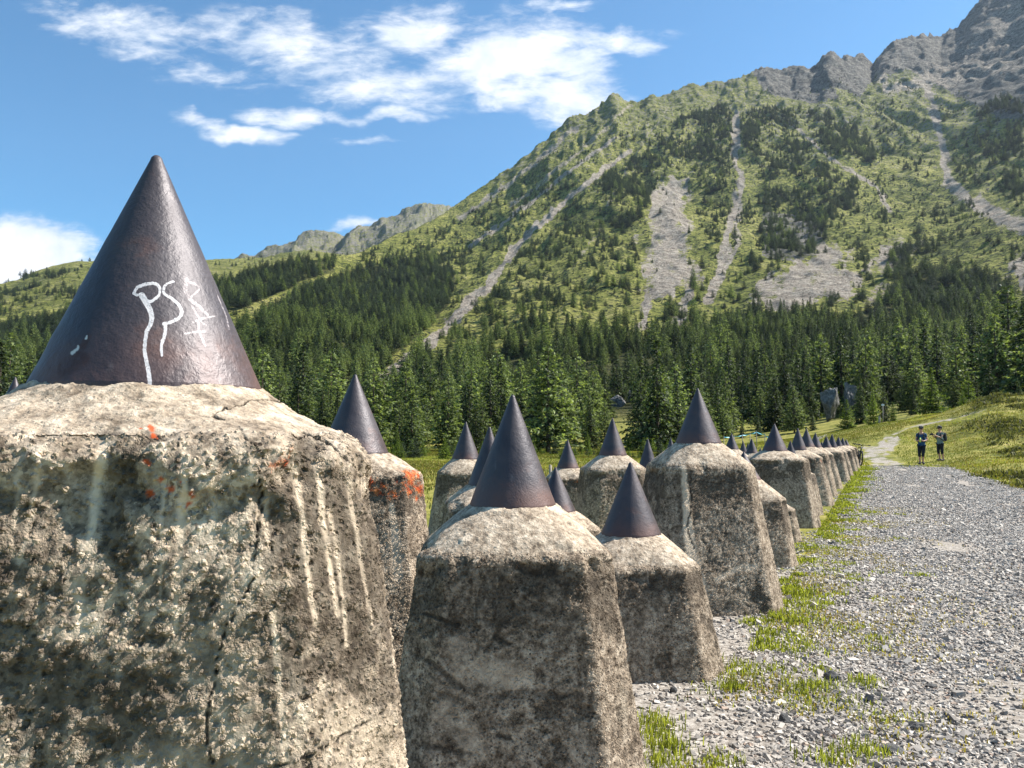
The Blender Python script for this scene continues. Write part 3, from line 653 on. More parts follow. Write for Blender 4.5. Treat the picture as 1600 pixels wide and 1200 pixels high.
def smooth_line(pts):
    P = []; n = len(pts)
    for i in range(n - 1):
        p0 = pts[max(0, i - 1)]; p1 = pts[i]; p2 = pts[i + 1]; p3 = pts[min(n - 1, i + 2)]
        for q in range(5):
            t = q / 5; P.append(tuple(.5 * (2 * b + (c - a) * t + (2 * a - 5 * b + 4 * c - d) * t * t + (-a + 3 * b - 3 * c + d) * t ** 3) for a, b, c, d in zip(p0, p1, p2, p3)))
    return P + [tuple(pts[-1])]
def cone_paint(V):
    """hand-painted letters, worn letters and a rusty chip on the big cone (all flat in its surface)"""
    px, py = proj(V[:, 0], V[:, 1], V[:, 2]); fr = (V[:, 1] < 1.5) & (px > 90) & (px < 380) & (py > 420) & (py < 615); k = np.where(fr)[0]
    x, y = px[k], py[k]; wv = (fbm(x / 3.5, y / 3.5, 3, 11) - .5) * 1.6
    def lay(lines):
        o = np.zeros(len(k))
        for pts, w0, w1 in lines: o = np.maximum(o, sstep(1.45, .55, polydist(x + wv, y + wv, smooth_line(pts), w0, w1)))
        f = np.zeros(len(V)); f[k] = o; return f
    paint = lay([([(209, 458), (215, 449), (228, 444), (242, 443), (249, 449), (249, 459), (243, 467), (234, 471), (228, 468)], 2.4, 2.0), ([(209, 458), (214, 461), (220, 459)], 2.0, 1.8),
        ([(222, 462), (229, 474), (235, 486), (237, 497), (234, 509), (229, 519), (227, 530)], 4.6, 2.6), ([(227, 532), (226, 548), (229, 565), (232, 580), (235, 606)], 2.6, 3.2),
        ([(271, 440), (262, 443), (256, 450), (257, 459), (268, 466), (280, 477), (284, 488), (279, 497), (267, 503), (256, 506)], 1.6, 2.6), ([(259, 507), (257, 524), (252, 540), (253, 555)], 2.6, 2.0)])
    worn = lay([([(292, 437), (290, 452), (298, 468), (308, 476), (316, 484), (325, 492)], 3.4, 1.8), ([(290, 440), (303, 443), (311, 448)], 1.8, 1.2), ([(299, 463), (312, 452)], 1.4, 1.1),
        ([(289, 521), (303, 519), (319, 518)], 1.5, 2), ([(309, 502), (312, 518), (318, 534), (321, 541)], 2.2, 1.4), ([(302, 503), (318, 497), (336, 494)], 1.6, 1.1),
        ([(334, 440), (343, 468), (352, 490), (358, 514)], 1.2, 1.0), ([(300, 478), (313, 500), (322, 508)], 1.3, 1)])
    rust = lay([([(116, 555), (126, 546), (134, 534), (139, 524)], 6.5, 4), ([(100, 575), (130, 560)], 14, 10)]); chip = lay([([(113, 552), (120, 546), (122, 541)], 2.6, 1.6), ([(134, 529), (136, 525)], 1.8, 1.2)])
    return dict(paint=paint, worn=worn, rust=rust, chip=chip)
TI = []
def T(*a, **k):
    r = tooth(*a, **k); TI.append(r); return r
tA = T('largest tooth, at left in front, its dark cone scrawled with white letters', 1.5, (245, 243), 606, 333, 697, .415, .62, 12, res=6.5, grime=.0, cone_marks=cone_paint, marks=marks_A, p=34, bulge=-.004)
tB = T('tall tooth with orange lichen round its rim, right behind the graffiti tooth', 4.7, (555, 585), 708, 106, 738, .385, .52, 14, res=3, grime=.35, marks=marks_B)
tC = T('broad dark grey tooth in front centre, its cone casting a shadow to the left', 3.75, (801, 617), 787, 133, 853, .435, .58, 2, res=4.2, grime=.8, marks=marks_C)
tD = T('low squat tooth with black rim, right of the broad centre one and nearest the gravel', 5.35, (985, 722), 833, 92, 876, .41, .55, 2, res=2.6, grime=.75)
tF = T('tall tooth with a pale cracked streak down its front, behind the low squat one', 7.15, (1090, 607), 692, 71, 728, .415, .62, 8, res=2.6, grime=.5, marks=marks_F)
T('short tooth half hidden behind the tall cracked one, cone tip peeping past it', 9.3, (1162, 706), 748, 50, 778, .40, .50, 8, res=1.3)
T('short block at the track edge behind the half hidden tooth, no cone in sight', 11.3, (1188, 745), 775, 34, 793, .40, .48, 6, cone=False)
T('tall tooth with a shadow across its pale top, second tall one along the track edge', 13.2, (1210, 662), 704, 38, 717, .46, .62, 0, res=1.6)
T('short tooth tucked behind the second tall one at the track edge', 15.0, (1235, 689), 729, 30, 741, .38, .50, 4)
T('tooth with reddish dome, third of the tall ones at the track edge', 17.0, (1246.5, 668.7), 703, 25.5, 714, .42, .62, 4, lichen=.35)
T('tooth with streaked narrow flank, fourth of the tall ones at the track edge', 19.5, (1260, 669.5), 698, 24, 708, .42, .60, 5, lichen=.2)
T('leaning-looking narrow tooth, fifth of the tall ones at the track edge', 22.0, (1274, 676), 699, 19, 710, .40, .60, 5, lichen=.2)
T('tooth with a flat broad dome, sixth of the tall ones at the track edge', 25.0, (1291, 681), 699, 16, 706, .42, .60, 3, lichen=.2)
T('small tooth in the far part of the front row, seventh along the edge', 28.0, (1300, 678), 699, 16, 706, .42, .60, 3)
T('distant tooth of the front row, third from its far end', 31.0, (1310, 682), 697, 13, 704, .42, .60, 3)
T('distant tooth of the front row, second from its far end', 34.0, (1316.5, 683.5), 696, 11, 702, .42, .60, 3)
T('farthest tooth of the front row, just before the parked bicycle', 37.0, (1322, 686), 696, 10, 700, .42, .60, 3)
# inner rows
T('tooth with broken crumbling rim, left one of the pair behind the centre cone', 11.2, (728, 659), 717, 44, 738, .40, .56, 8, res=1.6)
T('tooth whose tall cone stands close against the left side of the centre cone', 7.2, (765, 667), 757, 68, 786, .40, .56, 8, res=1.6)
T('low tooth peeping out directly behind the right shoulder of the centre one', 8.0, (868, 730), 798, 62, 822, .42, .56, 4, res=1.4)
T('small tooth with orange dome in the back row, right of the centre cone', 14.2, (887, 687), 731, 35, 747, .40, .52, 4, lichen=.4)
T('pale tooth with vertical ridge, left of the tall cracked one', 11.3, (957, 653), 711, 44, 733, .43, .58, 8, res=1.6)
T('tooth showing only its cone between the pale ridged one and the tall cracked one', 12.6, (1012, 686), 736, 34, 750, .40, .52, 6)
T('tiny far cone peeping over the left shoulder of the tall cracked tooth', 22.0, (1048, 684), 708, 17, 718, .40, .52, 6)
T('far tooth whose cone shows just right of the tall cracked one', 19.5, (1143, 677), 702, 22, 716, .42, .55, 6)
T('small far cone below the teal tape fence, left of a slightly bigger one', 31.0, (1161, 689), 708, 14, 716, .42, .55, 6)
T('far tooth just left of the second tall one along the track edge', 26.0, (1174.5, 685), 708, 19, 718, .42, .55, 6)
T('tiniest cone tip, in the gap between two small far cones', 40.0, (1168.5, 692), 706, 9, 711, .42, .55, 6)
T('tiny far cone hugging the left flank of the second tall tooth', 36.0, (1188, 700), 711, 10, 716, .42, .55, 6)
T('tiny far cone between the third and fourth tall teeth of the edge row', 30.0, (1284, 690), 702, 11, 708, .42, .55, 6)
T('cone at the far left edge behind the graffiti tooth', 14.0, (24, 589), 640, 42, 655, .42, .56, 6)

# ------------------------------------------------------------------ conifers
def tree_mesh(name, kind, seed, h=10.0, detail=1.0):
    rs = np.random.RandomState(seed); C = []; S = []; D = []; TN = []
    if kind == 'spruce': lv, nb, Rm, z0, pw, droop = 34, 9, 2.5, .03, .82, -.32
    elif kind == 'larch': lv, nb, Rm, z0, pw, droop = 30, 8, 2.5, .08, .60, .05
    elif kind == 'young': lv, nb, Rm, z0, pw, droop = 26, 11, 3.1, .0, .90, .22
    else: lv, nb, Rm, z0, pw, droop = 30, 8, 2.5, .07, .48, .18
    lv = int(lv * detail)
    lob = rs.rand(6) * 6.28
    for i in range(lv):
        t = (i + rs.rand() * .8) / lv; z = h * (z0 + (1 - z0) * t)
        Rz = Rm * (1 - t) ** pw * (.72 + .45 * rs.rand()) + .05
        if kind == 'pine': Rz *= .78 + .5 * math.sin(t * 9 + seed) ** 2
        nbr = max(3, int(nb * (1 - t * .55)))
        a0 = rs.rand() * 6.28
        for b in range(nbr):
            az = a0 + b * 6.283 / nbr + rs.randn() * .22
            L = Rz * (.70 + .42 * rs.rand()) * (1 + .16 * math.sin(az * 2 + lob[0]) * math.sin(t * 7 + lob[1]))
            nc = max(2, int(L / .30)); lift = droop + rs.randn() * .10
            for c in range(nc):
                s = .22 + .78 * (c + rs.rand() * .7) / nc; q = L * s
                side = rs.randn() * .13 * (1 + L * .3)
                zz = z + q * lift + (-.12 if kind == 'spruce' else .06) * q * s + rs.randn() * .05
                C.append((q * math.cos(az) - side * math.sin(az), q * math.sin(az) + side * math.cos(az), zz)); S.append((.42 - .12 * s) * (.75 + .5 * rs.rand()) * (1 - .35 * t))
                D.append(az); TN.append(np.clip(.18 + .5 * s + rs.randn() * .18, 0, 1))  # tint rises towards the branch tips, painting them as sunlit
    C = np.array(C); S = np.array(S); D = np.array(D); TN = np.array(TN)
    # each clump: three narrow leaf-like tufts
    Vs = []; Fs = []; Tt = []; base = 0
    for k in range(4):
        n = len(C); az = D + rs.randn(n) * .75; el = rs.randn(n) * .42 - .1 + (k == 3) * .9 * np.sign(rs.randn(n)); roll = rs.rand(n) * 3.14
        d = np.c_[np.cos(az) * np.cos(el), np.sin(az) * np.cos(el), np.sin(el)]
        up = np.c_[rs.randn(n) * .5, rs.randn(n) * .5, np.ones(n)]; sdv = np.cross(d, up); sdv /= np.linalg.norm(sdv, axis=1)[:, None]
        l = (S * (.8 + .5 * rs.rand(n)))[:, None]; wd = l * .30
        c = C + rs.randn(n, 3) * .07
        v = np.stack([c - d * l * .45, c + sdv * wd + d * l * .1, c + d * l * .65 - np.array([0, 0, .05]), c - sdv * wd + d * l * .1], 1)
        Vs.append(v.reshape(-1, 3)); Fs.append(np.arange(n * 4).reshape(-1, 4) + base); base += n * 4
        Tt.append(np.repeat(np.clip(TN + rs.randn(n) * .12, 0, 1), 4))
    # leader
    V = np.concatenate(Vs)
    return V, np.concatenate(Fs), np.concatenate(Tt)
def trunk_mesh(h, r=.17):
    n = 8; V = []; Q = []
    zs = [(-.25, 1.25), (.3, 1), (h * .35, .7), (h * .7, .38), (h * .985, .06)]
    for i, (z, k) in enumerate(zs):
        for j in range(n): a = j * 6.283 / n; V.append((r * k * math.cos(a) + .03 * math.sin(z), r * k * math.sin(a), z))
        if i:
            for j in range(n): Q.append([(i - 1) * n + j, (i - 1) * n + (j + 1) % n, i * n + (j + 1) % n, i * n + j])
    # a few dead lower limbs
    for j in range(9):
        a = j * 2.4; z = h * (.08 + .05 * j); L = 1.0; k = len(V); b = r * .25
        d = Vector((math.cos(a), math.sin(a), -.15)); s = Vector((-math.sin(a), math.cos(a), 0))
        V += [tuple(Vector((0, 0, z)) + s * b), tuple(Vector((0, 0, z)) - s * b), tuple(d * L + Vector((0, 0, z))), tuple(Vector((0, 0, z + b)))]
        Q += [[k, k + 1, k + 2, k + 3]]
    return np.array(V), np.array(Q)
KINDS = [('spruce', 101, 'spruce'), ('spruce', 102, 'spruce'), ('larch', 103, 'larch'), ('larch', 104, 'larch'), ('pine', 105, 'pine'), ('young', 106, 'young'), ('larch', 108, 'larch')]
PROTO = []
KN = {'spruce': 'spruce_tree', 'larch': 'larch_tree', 'pine': 'stone_pine', 'young': 'young_spruce'}
def tree_thing(ki, loc, height, rz, label, group=None, wide=1.0):
    k, sd_, mt = KINDS[ki]; root = empty(KN[k], loc, rz); s = height / 10; root.scale = (s * wide, s * wide, s)
    tag(root, label, 'tree', group)
    if PROTO_ME.get(ki) is None:
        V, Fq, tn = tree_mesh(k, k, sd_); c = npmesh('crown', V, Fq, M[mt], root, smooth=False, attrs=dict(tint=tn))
        tv, tq = trunk_mesh(10); tr = npmesh('trunk', tv, tq, M['bark'], root)
        PROTO_ME[ki] = (c, tr)
    else:
        for o in PROTO_ME[ki]: c = o.copy(); col.objects.link(c); c.parent = root
    return root
PROTO_ME = {}
TSPECIAL = []
def special(px, pyb, pyt, r, ki, label, wide=1.0):
    d = pdir(px, pyb); az = math.atan2(d.x, d.y); x, y = r * math.sin(az), r * math.cos(az); z = H1(x, y)
    yb = float(proj(x, y, z)[1]); hh = (yb - pyt) / F * y
    TSPECIAL.append((px, r)); return tree_thing(ki, (x, y, z - .1), hh, random.random() * 6, label, None, wide)
special(1457, 650, 572, 78, 5, 'large bushy young spruce on the meadow edge above the two hikers', 1.05)
special(1594, 660, 596, 66, 0, 'dark spruce cut by the right edge of the picture', 1.5)
special(1514, 640, 578, 82, 5, 'pale young spruce right of the large bushy one', .9)
special(1506, 652, 612, 74, 5, 'small round spruce in front at the heath corner', 1.3)
special(1548, 640, 566, 88, 0, 'slender spruce between the pale young one and the right edge', 1.1)
special(1365, 668, 604, 76, 5, 'bright green young spruce just left of the signpost', .75)
special(1396, 664, 626, 74, 5, 'small bright spruce just right of the signpost', .8)
special(1382, 662, 596, 82, 0, 'dark spruce behind the signpost', .9)
special(1324, 672, 622, 80, 5, 'low bushy spruce in front of the right side of the big boulder', 1.2)
special(1270, 676, 640, 84, 0, 'small dark spruce against the left foot of the big boulder', 1.1)
special(1345, 668, 582, 84, 0, 'tall dark spruce right of the big boulder', .9)
special(1428, 655, 600, 84, 0, 'narrow dark spruce left of the large bushy one', .9)
special(620, 722, 662, 60, 5, 'yellowish young conifer on the meadow left of the lichened tooth', .75)
special(738, 718, 672, 64, 5, 'little bright conifer behind the tooth with the broken rim', .6)
special(918, 712, 672, 66, 5, 'rounded young conifer between the orange domed tooth and the pale ridged one', .9)
special(985, 710, 675, 66, 5, 'bright bushy conifer just right of the pale ridged cone', 1.3)
special(850, 722, 698, 58, 5, 'knee-high light green conifer right of the centre cone', 1.3)
special(1240, 690, 572, 92, 0, 'tallest dark spruce, above the third cone of the edge row', .82)
special(1215, 690, 590, 95, 0, 'dark spruce left of the tallest one', .8)
special(1185, 692, 640, 84, 0, 'small dark spruce behind the teal tape fence, right one', .8)
special(1160, 692, 646, 84, 0, 'small dark spruce behind the teal tape fence, left one', .8)
special(895, 715, 640, 80, 6, 'grey-green larch standing forward from the forest edge', .9)

# forest positions: jittered world grid, thinned by the density map
cell = 4.3
gx, gy = np.meshgrid(np.arange(-1100, 1400, cell), np.arange(60, 1650, cell))
gx = (gx + RS.rand(*gx.shape) * cell * .95).ravel(); gy = (gy + RS.rand(*gy.shape) * cell * .95).ravel()
r = np.hypot(gx, gy); a = np.arctan2(gx, gy)
ok = (np.abs(a) < R(40)) & (r > 52) & (r < np.interp(a, ra[:, 0], ra[:, 1]) * 1.0)
gx, gy, r = gx[ok], gy[ok], r[ok]; gz = terrain(gx, gy); px, py = proj(gx, gy, gz)
den = forest_density(px, py, r)
den = np.where(r < 230, den * .80, den) * np.where(fbm(gx / 17, gy / 17, 2, 404) < .36, .35, 1)
keep = RS.rand(len(den)) < den
hx, hy, hz, hf = RIDGES['hill']; hpx, hpy = proj(hx, hy, hz); hcl = fbm(hpx / 22, hpy / 9, 3, 505)
hs_ = np.where(hf & (hpy < 515) & (RS.rand(len(hx)) < np.clip((hcl - .50) * 4.5, .01, .9) * np.clip((hpy - 418) / 25, .05, 1)) & ((hpx < 200) | (hpx > 330)))[0]
hj = RS.randn(len(hs_), 2) * 4
# keep clear views onto the boulders
for bx, hw, rb in ((1297, 34, 96), (1328, 18, 101), (965, 18, 150), (985, 8, 160)):
    keep &= ~((np.abs(px - bx) < hw) & (r < rb + 3))
keep &= ~((px > 1400) & (px < 1600) & (r < 92))
gx, gy, gz, r, px, py = (q[keep] for q in (gx, gy, gz, r, px, py))
gx, gy, gz = np.r_[gx, hx[hs_] + hj[:, 0]], np.r_[gy, hy[hs_] + hj[:, 1]], np.r_[gz, hz[hs_]]; r = np.hypot(gx, gy); px, py = proj(gx, gy, gz)
hh = np.clip(6.4 + RS.randn(len(r)) * 2.2 + (r > 250) * 1.0 - (r < 110) * 1.2 - (r < 84) * .8, 3.5, 13)
lon = forest_density(px, py, r) < .4; hh = np.where(lon, hh * (.5 + .5 * RS.rand(len(r))), hh)
nzk = fbm(gx / 40, gy / 40, 2, 5); rk = RS.rand(len(r))
left = (px < 760)
kind = np.where(rk < np.where(left, .68, np.where(px < 1120, .56, .36)) + (nzk - .5) * 1.1, np.where(RS.rand(len(r)) < .5, 2, np.where(RS.rand(len(r)) < .5, 3, 6)), np.where(RS.rand(len(r)) < .5, 0, 1))
kind = np.where((r > 420) & (RS.rand(len(r)) < .62), 4, kind)
sh = [q for q in range(0)]
n_ = 42000; sa_ = R(-34) + R(68) * RS.rand(n_); sr_ = 150 + 1250 * np.sqrt(RS.rand(n_)); sx1 = sr_ * np.sin(sa_); sy1 = sr_ * np.cos(sa_); sz1 = terrain(sx1, sy1); spx, spy = proj(sx1, sy1, sz1)
ks = (sr_ < np.interp(sa_, ra[:, 0], ra[:, 1]) * .93) & (RS.rand(n_) < np.clip((fbm(spx / 16, spy / 14, 3, 203) - .42) * 3.2, .04, .8)) & (spx > 330)
for poly in ([(1020, 268), (1085, 272), (1092, 440), (1065, 470), (995, 530), (990, 480), (1005, 400)], [(1190, 475), (1255, 410), (1300, 385), (1325, 400), (1330, 460), (1240, 482)], [(1400, 100), (1520, -10), (2000, -250), (2000, 160), (1560, 165), (1480, 140)]): ks &= ~inpoly(spx + (fbm(spx / 18, spy / 22, 5, 120) - .5) * 80, spy + (fbm(spx / 18, spy / 18, 5, 140) - .5) * 60, poly)
for pts, wd in (([(985, 235), (870, 325), (790, 410), (715, 490), (590, 600)], 6), ([(1445, 120), (1472, 240), (1482, 285), (1610, 360)], 11), ([(1150, 175), (1157, 300), (1105, 470)], 5)): ks &= polydist(spx, spy, pts, wd) > 1
ks &= (sr_ > 260)
nb_ = 260; ba = R(-12) + R(26) * RS.rand(nb_); br = 46 + 22 * RS.rand(nb_); bx_, by_ = br * np.sin(ba), br * np.cos(ba); bk = bx_ < row_edge(by_) - 6
sx1, sy1, sr_, ks = np.r_[sx1, bx_], np.r_[sy1, by_], np.r_[sr_, br], np.r_[ks, bk]; sz1 = terrain(sx1, sy1); spx, spy = proj(sx1, sy1, sz1)
ns_ = ks.sum(); gx, gy, gz, r, px, py = (np.concatenate(q) for q in ((gx, sx1[ks]), (gy, sy1[ks]), (gz, sz1[ks]), (r, sr_[ks]), (px, spx[ks]), (py, spy[ks])))
nbk = int(bk.sum()); hh = np.concatenate([hh, .9 + 3.4 * RS.rand(ns_ - nbk) ** 1.8, .35 + 1.1 * RS.rand(nbk) ** 2]); kind = np.concatenate([kind, np.where(RS.rand(ns_ - nbk) < .6, 4, 3), np.where(RS.rand(nbk) < .7, 5, 4)])
infr = (px > -30) & (px < 1630)
order = np.argsort(-(hh / r) * infr); near = order[:278]; far = order[278:]
LB = {'spruce': 'dark narrow spruce', 'larch': 'light green larch', 'pine': 'dark round-topped pine', 'young': 'bright young spruce'}
LM = [(30, 'at the left picture edge'), (470, 'just right of the graffiti cone'), (640, 'over the orange lichened tooth'), (750, 'over the tooth with broken rim'), (855, 'over the broad centre tooth'), (925, 'over the small orange domed tooth'),
      (1000, 'over the pale ridged tooth'), (1055, 'left of the tall cracked tooth'), (1130, 'over the tall cracked tooth'), (1195, 'over the teal tape fence'), (1262, 'over the second edge tooth'), (1345, 'around the big boulder'),
      (1415, 'near the signpost'), (1500, 'behind the two hikers'), (9999, 'over the right heath bank')]
for i in near:
    k = int(kind[i]); kk = KINDS[k][0]; lm = next(n_ for x_, n_ in LM if px[i] < x_)
    sz = 'tall' if hh[i] > 8.3 else 'short' if hh[i] < 6.2 else 'middling'; dp = 'in the front rank' if r[i] < 74 else 'in the second rank' if r[i] < 92 else 'deeper in the forest'
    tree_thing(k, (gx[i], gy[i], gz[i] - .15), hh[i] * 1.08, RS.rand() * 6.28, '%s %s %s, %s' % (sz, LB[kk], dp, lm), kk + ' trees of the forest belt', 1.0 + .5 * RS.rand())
for k in range(5):        # make sure each kind has its mesh
    if k not in PROTO_ME: tree_thing(k, (gx[far[0]], gy[far[0]], gz[far[0]]), hh[far[0]], 0, LB[KINDS[k][0]] + ' standing alone high on the slope', KINDS[k][0] + ' trees of the forest belt')
def forest_gn():
    n = len(far); V = np.c_[gx[far], gy[far], gz[far] - .2]
    me = bpy.data.meshes.new('mountain_forest'); me.vertices.add(n); me.vertices.foreach_set('co', V.astype(np.float32).ravel())
    def fa(name, typ, arr, key): a_ = me.attributes.new(name, typ, 'POINT'); a_.data.foreach_set(key, arr)
    s = (hh[far] / 10).astype(np.float32); wd = (1.0 + .5 * RS.rand(n)).astype(np.float32)
    fa('sc', 'FLOAT_VECTOR', np.c_[s * wd, s * wd, s].astype(np.float32).ravel(), 'vector')
    fa('rt', 'FLOAT_VECTOR', np.c_[RS.randn(n) * .03, RS.randn(n) * .03, RS.rand(n) * 6.28].astype(np.float32).ravel(), 'vector')
    o = bpy.data.objects.new('mountain_forest', me); col.objects.link(o)
    ng = bpy.data.node_groups.new('forest', 'GeometryNodeTree')
    ng.interface.new_socket('Geometry', in_out='INPUT', socket_type='NodeSocketGeometry'); ng.interface.new_socket('Geometry', in_out='OUTPUT', socket_type='NodeSocketGeometry')
    N = ng.nodes; L = ng.links; gi = N.new('NodeGroupInput'); go = N.new('NodeGroupOutput'); jn = N.new('GeometryNodeJoinGeometry')
    fa('kd', 'INT', kind[far].astype(np.int32), 'value')
    kn = N.new('GeometryNodeInputNamedAttribute'); kn.data_type = 'INT'; kn.inputs[0].default_value = 'kd'
    sn = N.new('GeometryNodeInputNamedAttribute'); sn.data_type = 'FLOAT_VECTOR'; sn.inputs[0].default_value = 'sc'
    rn = N.new('GeometryNodeInputNamedAttribute'); rn.data_type = 'FLOAT_VECTOR'; rn.inputs[0].default_value = 'rt'
    e2 = N.new('FunctionNodeEulerToRotation'); L.new(rn.outputs[0], e2.inputs[0])
    for k in sorted(set(kind.tolist())):
        cmp = N.new('FunctionNodeCompare'); cmp.data_type = 'INT'; cmp.operation = 'EQUAL'
        ia = [s_ for s_ in cmp.inputs if s_.enabled and s_.type == 'INT']; L.new(kn.outputs[0], ia[0]); ia[1].default_value = int(k)
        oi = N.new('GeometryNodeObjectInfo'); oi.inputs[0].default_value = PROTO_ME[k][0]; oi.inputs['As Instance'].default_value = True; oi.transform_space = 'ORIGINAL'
        ip = N.new('GeometryNodeInstanceOnPoints'); L.new(gi.outputs[0], ip.inputs['Points']); L.new(cmp.outputs[0], ip.inputs['Selection']); L.new(oi.outputs['Geometry'], ip.inputs['Instance'])
        L.new(e2.outputs[0], ip.inputs['Rotation']); L.new(sn.outputs[0], ip.inputs['Scale']); L.new(ip.outputs[0], jn.inputs[0])
    L.new(jn.outputs[0], go.inputs[0])
    md = o.modifiers.new('forest', 'NODES'); md.node_group = ng
    tag(o, 'dark conifer woods and scattered trees covering the mountain slopes', 'forest', kind='stuff')
    print('far trees', n)
forest_gn()

# ------------------------------------------------------------------ gravel, rocks, grass
def shards(P, size, tint, rs, flat=.45):
    n = len(P); cube = np.array([(-1, -1, -1), (1, -1, -1), (1, 1, -1), (-1, 1, -1), (-1, -1, 1), (1, -1, 1), (1, 1, 1), (-1, 1, 1)], float)
    v = cube[None] * (1 + rs.randn(n, 8, 3) * .22); v[:, 4:, :2] *= (.55 + .4 * rs.rand(n, 1, 1))
    v *= np.stack([size * (.8 + .5 * rs.rand(n)), size * (.45 + .35 * rs.rand(n)), size * flat * (.45 + .8 * rs.rand(n))], 1)[:, None, :]
    tx = rs.randn(n) * .35; ty = rs.randn(n) * .35; tz = rs.rand(n) * 6.283
    c, s = np.cos(tx)[:, None], np.sin(tx)[:, None]; y, z = v[..., 1] * c - v[..., 2] * s, v[..., 1] * s + v[..., 2] * c; v[..., 1], v[..., 2] = y, z
    c, s = np.cos(ty)[:, None], np.sin(ty)[:, None]; x, z = v[..., 0] * c + v[..., 2] * s, -v[..., 0] * s + v[..., 2] * c; v[..., 0], v[..., 2] = x, z
    c, s = np.cos(tz)[:, None], np.sin(tz)[:, None]; x, y = v[..., 0] * c - v[..., 1] * s, v[..., 0] * s + v[..., 1] * c; v[..., 0], v[..., 1] = x, y
    v += P[:, None, :]
    q = np.array([(0, 3, 2, 1), (4, 5, 6, 7), (0, 1, 5, 4), (1, 2, 6, 5), (2, 3, 7, 6), (3, 0, 4, 7)])
    Fq = (np.arange(n)[:, None, None] * 8 + q[None]).reshape(-1, 4)
    return v.reshape(-1, 3), Fq, np.repeat(tint, 8)
def gpoints(n, y0, y1, rs, w0=-.5, w1=.5):
    y = y0 + (y1 - y0) * rs.rand(n); e = row_edge(y) + w0; l = 12.2 + .42 * (y - 18.8) + w1
    xr = .72 * y + 2.2; l = np.minimum(l, xr)
    x = e + (l - e) * rs.rand(n); k = l > e; return x[k], y[k]
Vs, Fs, Ts, base = [], [], [], 0
for n, y0, y1, s0, s1 in ((92000, 2.0, 6.5, .006, .018), (84000, 6.5, 13, .009, .021), (80000, 13, 24, .010, .024), (60000, 24, 37, .013, .028)):
    x, y = gpoints(n, y0, y1, RS)
    d = x - row_edge(y); nz = fbm(x / .8, y / .8, 3, 61)
    k = RS.rand(len(x)) < np.clip(sstep(-.3, .5, d) * .8 + .25 + (nz - .5) * .9 - .35 * sstep(.8, .1, d) * sstep(7, 10, y), 0, 1); x, y = x[k], y[k]; rut = np.exp(-((x - row_edge(y) - 1.9) / .35) ** 2) + np.exp(-((x - row_edge(y) - 3.5) / .35) ** 2); k = RS.rand(len(x)) > .55 * np.clip(rut, 0, 1) + .5 * sstep(.58, .70, fbm(x / .9, y / 1.5, 3, 64)); x, y = x[k], y[k]
    z = terrain(x, y); s = s0 + (s1 - s0) * RS.rand(len(x)) ** 2.2; s = np.where(RS.rand(len(x)) < .012, s * 2.0, s)
    t = np.clip(.44 + RS.randn(len(x)) * .28, 0, .93); t = np.where(RS.rand(len(x)) < .04, 1, t)
    k = RS.rand(len(x)) < sstep(38, 32, y + (fbm(x / 2, y / 2, 3, 2) - .5) * 6); x, y, z, s, t = x[k], y[k], z[k], s[k], t[k]
    v, f, tt = shards(np.c_[x, y, z + s * .25], s, t, RS); Vs.append(v); Fs.append(f + base); Ts.append(tt); base += len(v)
tag(npmesh('gravel', np.concatenate(Vs), np.concatenate(Fs), M['stone'], smooth=False, attrs=dict(tint=np.concatenate(Ts))), 'loose grey slate gravel covering the track beside the teeth', 'gravel', kind='stuff')

def rock_mesh(name, loc, sx, sy, sz, seed, label, cat='rock', mt=None, sub=5, rough=.35, rz=0, group=None):
    bm = bmesh.new(); bmesh.ops.create_icosphere(bm, subdivisions=sub, radius=1); V = np.array([v.co[:] for v in bm.verts]); Fq = np.array([[v.index for v in f.verts] for f in bm.faces]); bm.free()
    rs = np.random.RandomState(seed)
    # cut by random planes into a faceted boulder
    for k in range(12):
        n = rs.randn(3); n /= np.linalg.norm(n); d = (.48 if cat == 'boulder' else .6) + .28 * rs.rand(); ex = np.maximum(0, V @ n - d); V = V - ex[:, None] * n
    V = V * (1 + rough * (fbm3(V[:, 0] * 2 + seed, V[:, 1] * 2, V[:, 2] * 2 + 9, 4, seed) - .5))[:, None]
    V *= np.array([sx, sy, sz]); o = npmesh(name, V, Fq, mt or M['rock'], smooth=False, loc=loc); o.rotation_euler = (0, 0, rz)
    return tag(o, label, cat, group)
def ground_at(px, py):
    d = pdir(px, py); t = .5
    for i in range(4000):
        x, y, z = d.x * t, d.y * t, CAMZ + d.z * t
        if z <= H1(x, y): return Vector((x, y, H1(x, y)))
        t *= 1.004 if t > 3 else 1.01
        if t > 400: return Vector((d.x * 60, d.y * 60, H1(d.x * 60, d.y * 60)))
for px_, py_, w_, hgt, lab in ((1300, 1064, 13, 10, 'dark pointed stone standing up from the gravel by the grass tufts'), (1226, 1128, 12, 9, 'rounded brownish stone on the gravel, nearest the broad centre tooth'),
                         (1432, 1138, 15, 8, 'blocky pale grey stone on the gravel in front of a smaller one'), (1414, 1146, 8, 6, 'small dark stone against the left side of the blocky pale one'),
                         (1396, 1176, 21, 8, 'long flat slab of slate beside a grass tuft at the bottom edge'), (1380, 1094, 11, 4, 'low flat stone in mid gravel below the dark pointed one'),
                         (1052, 1082, 6, 7, 'small upright stone at the foot of the low squat tooth'), (1096, 1064, 10, 4, 'pale flat stone between the low squat tooth and the gravel'),
                         (1455, 1075, 10, 4, 'brownish flat stone in the right part of the gravel')):
    p = ground_at(px_, py_); k = p.y / F
    rock_mesh('stone', p + Vector((0, 0, hgt * k * .35)), w_ * k, w_ * k * .8, hgt * k, px_, lab, 'stone', sub=3, rough=.5, rz=px_ * 1.0)
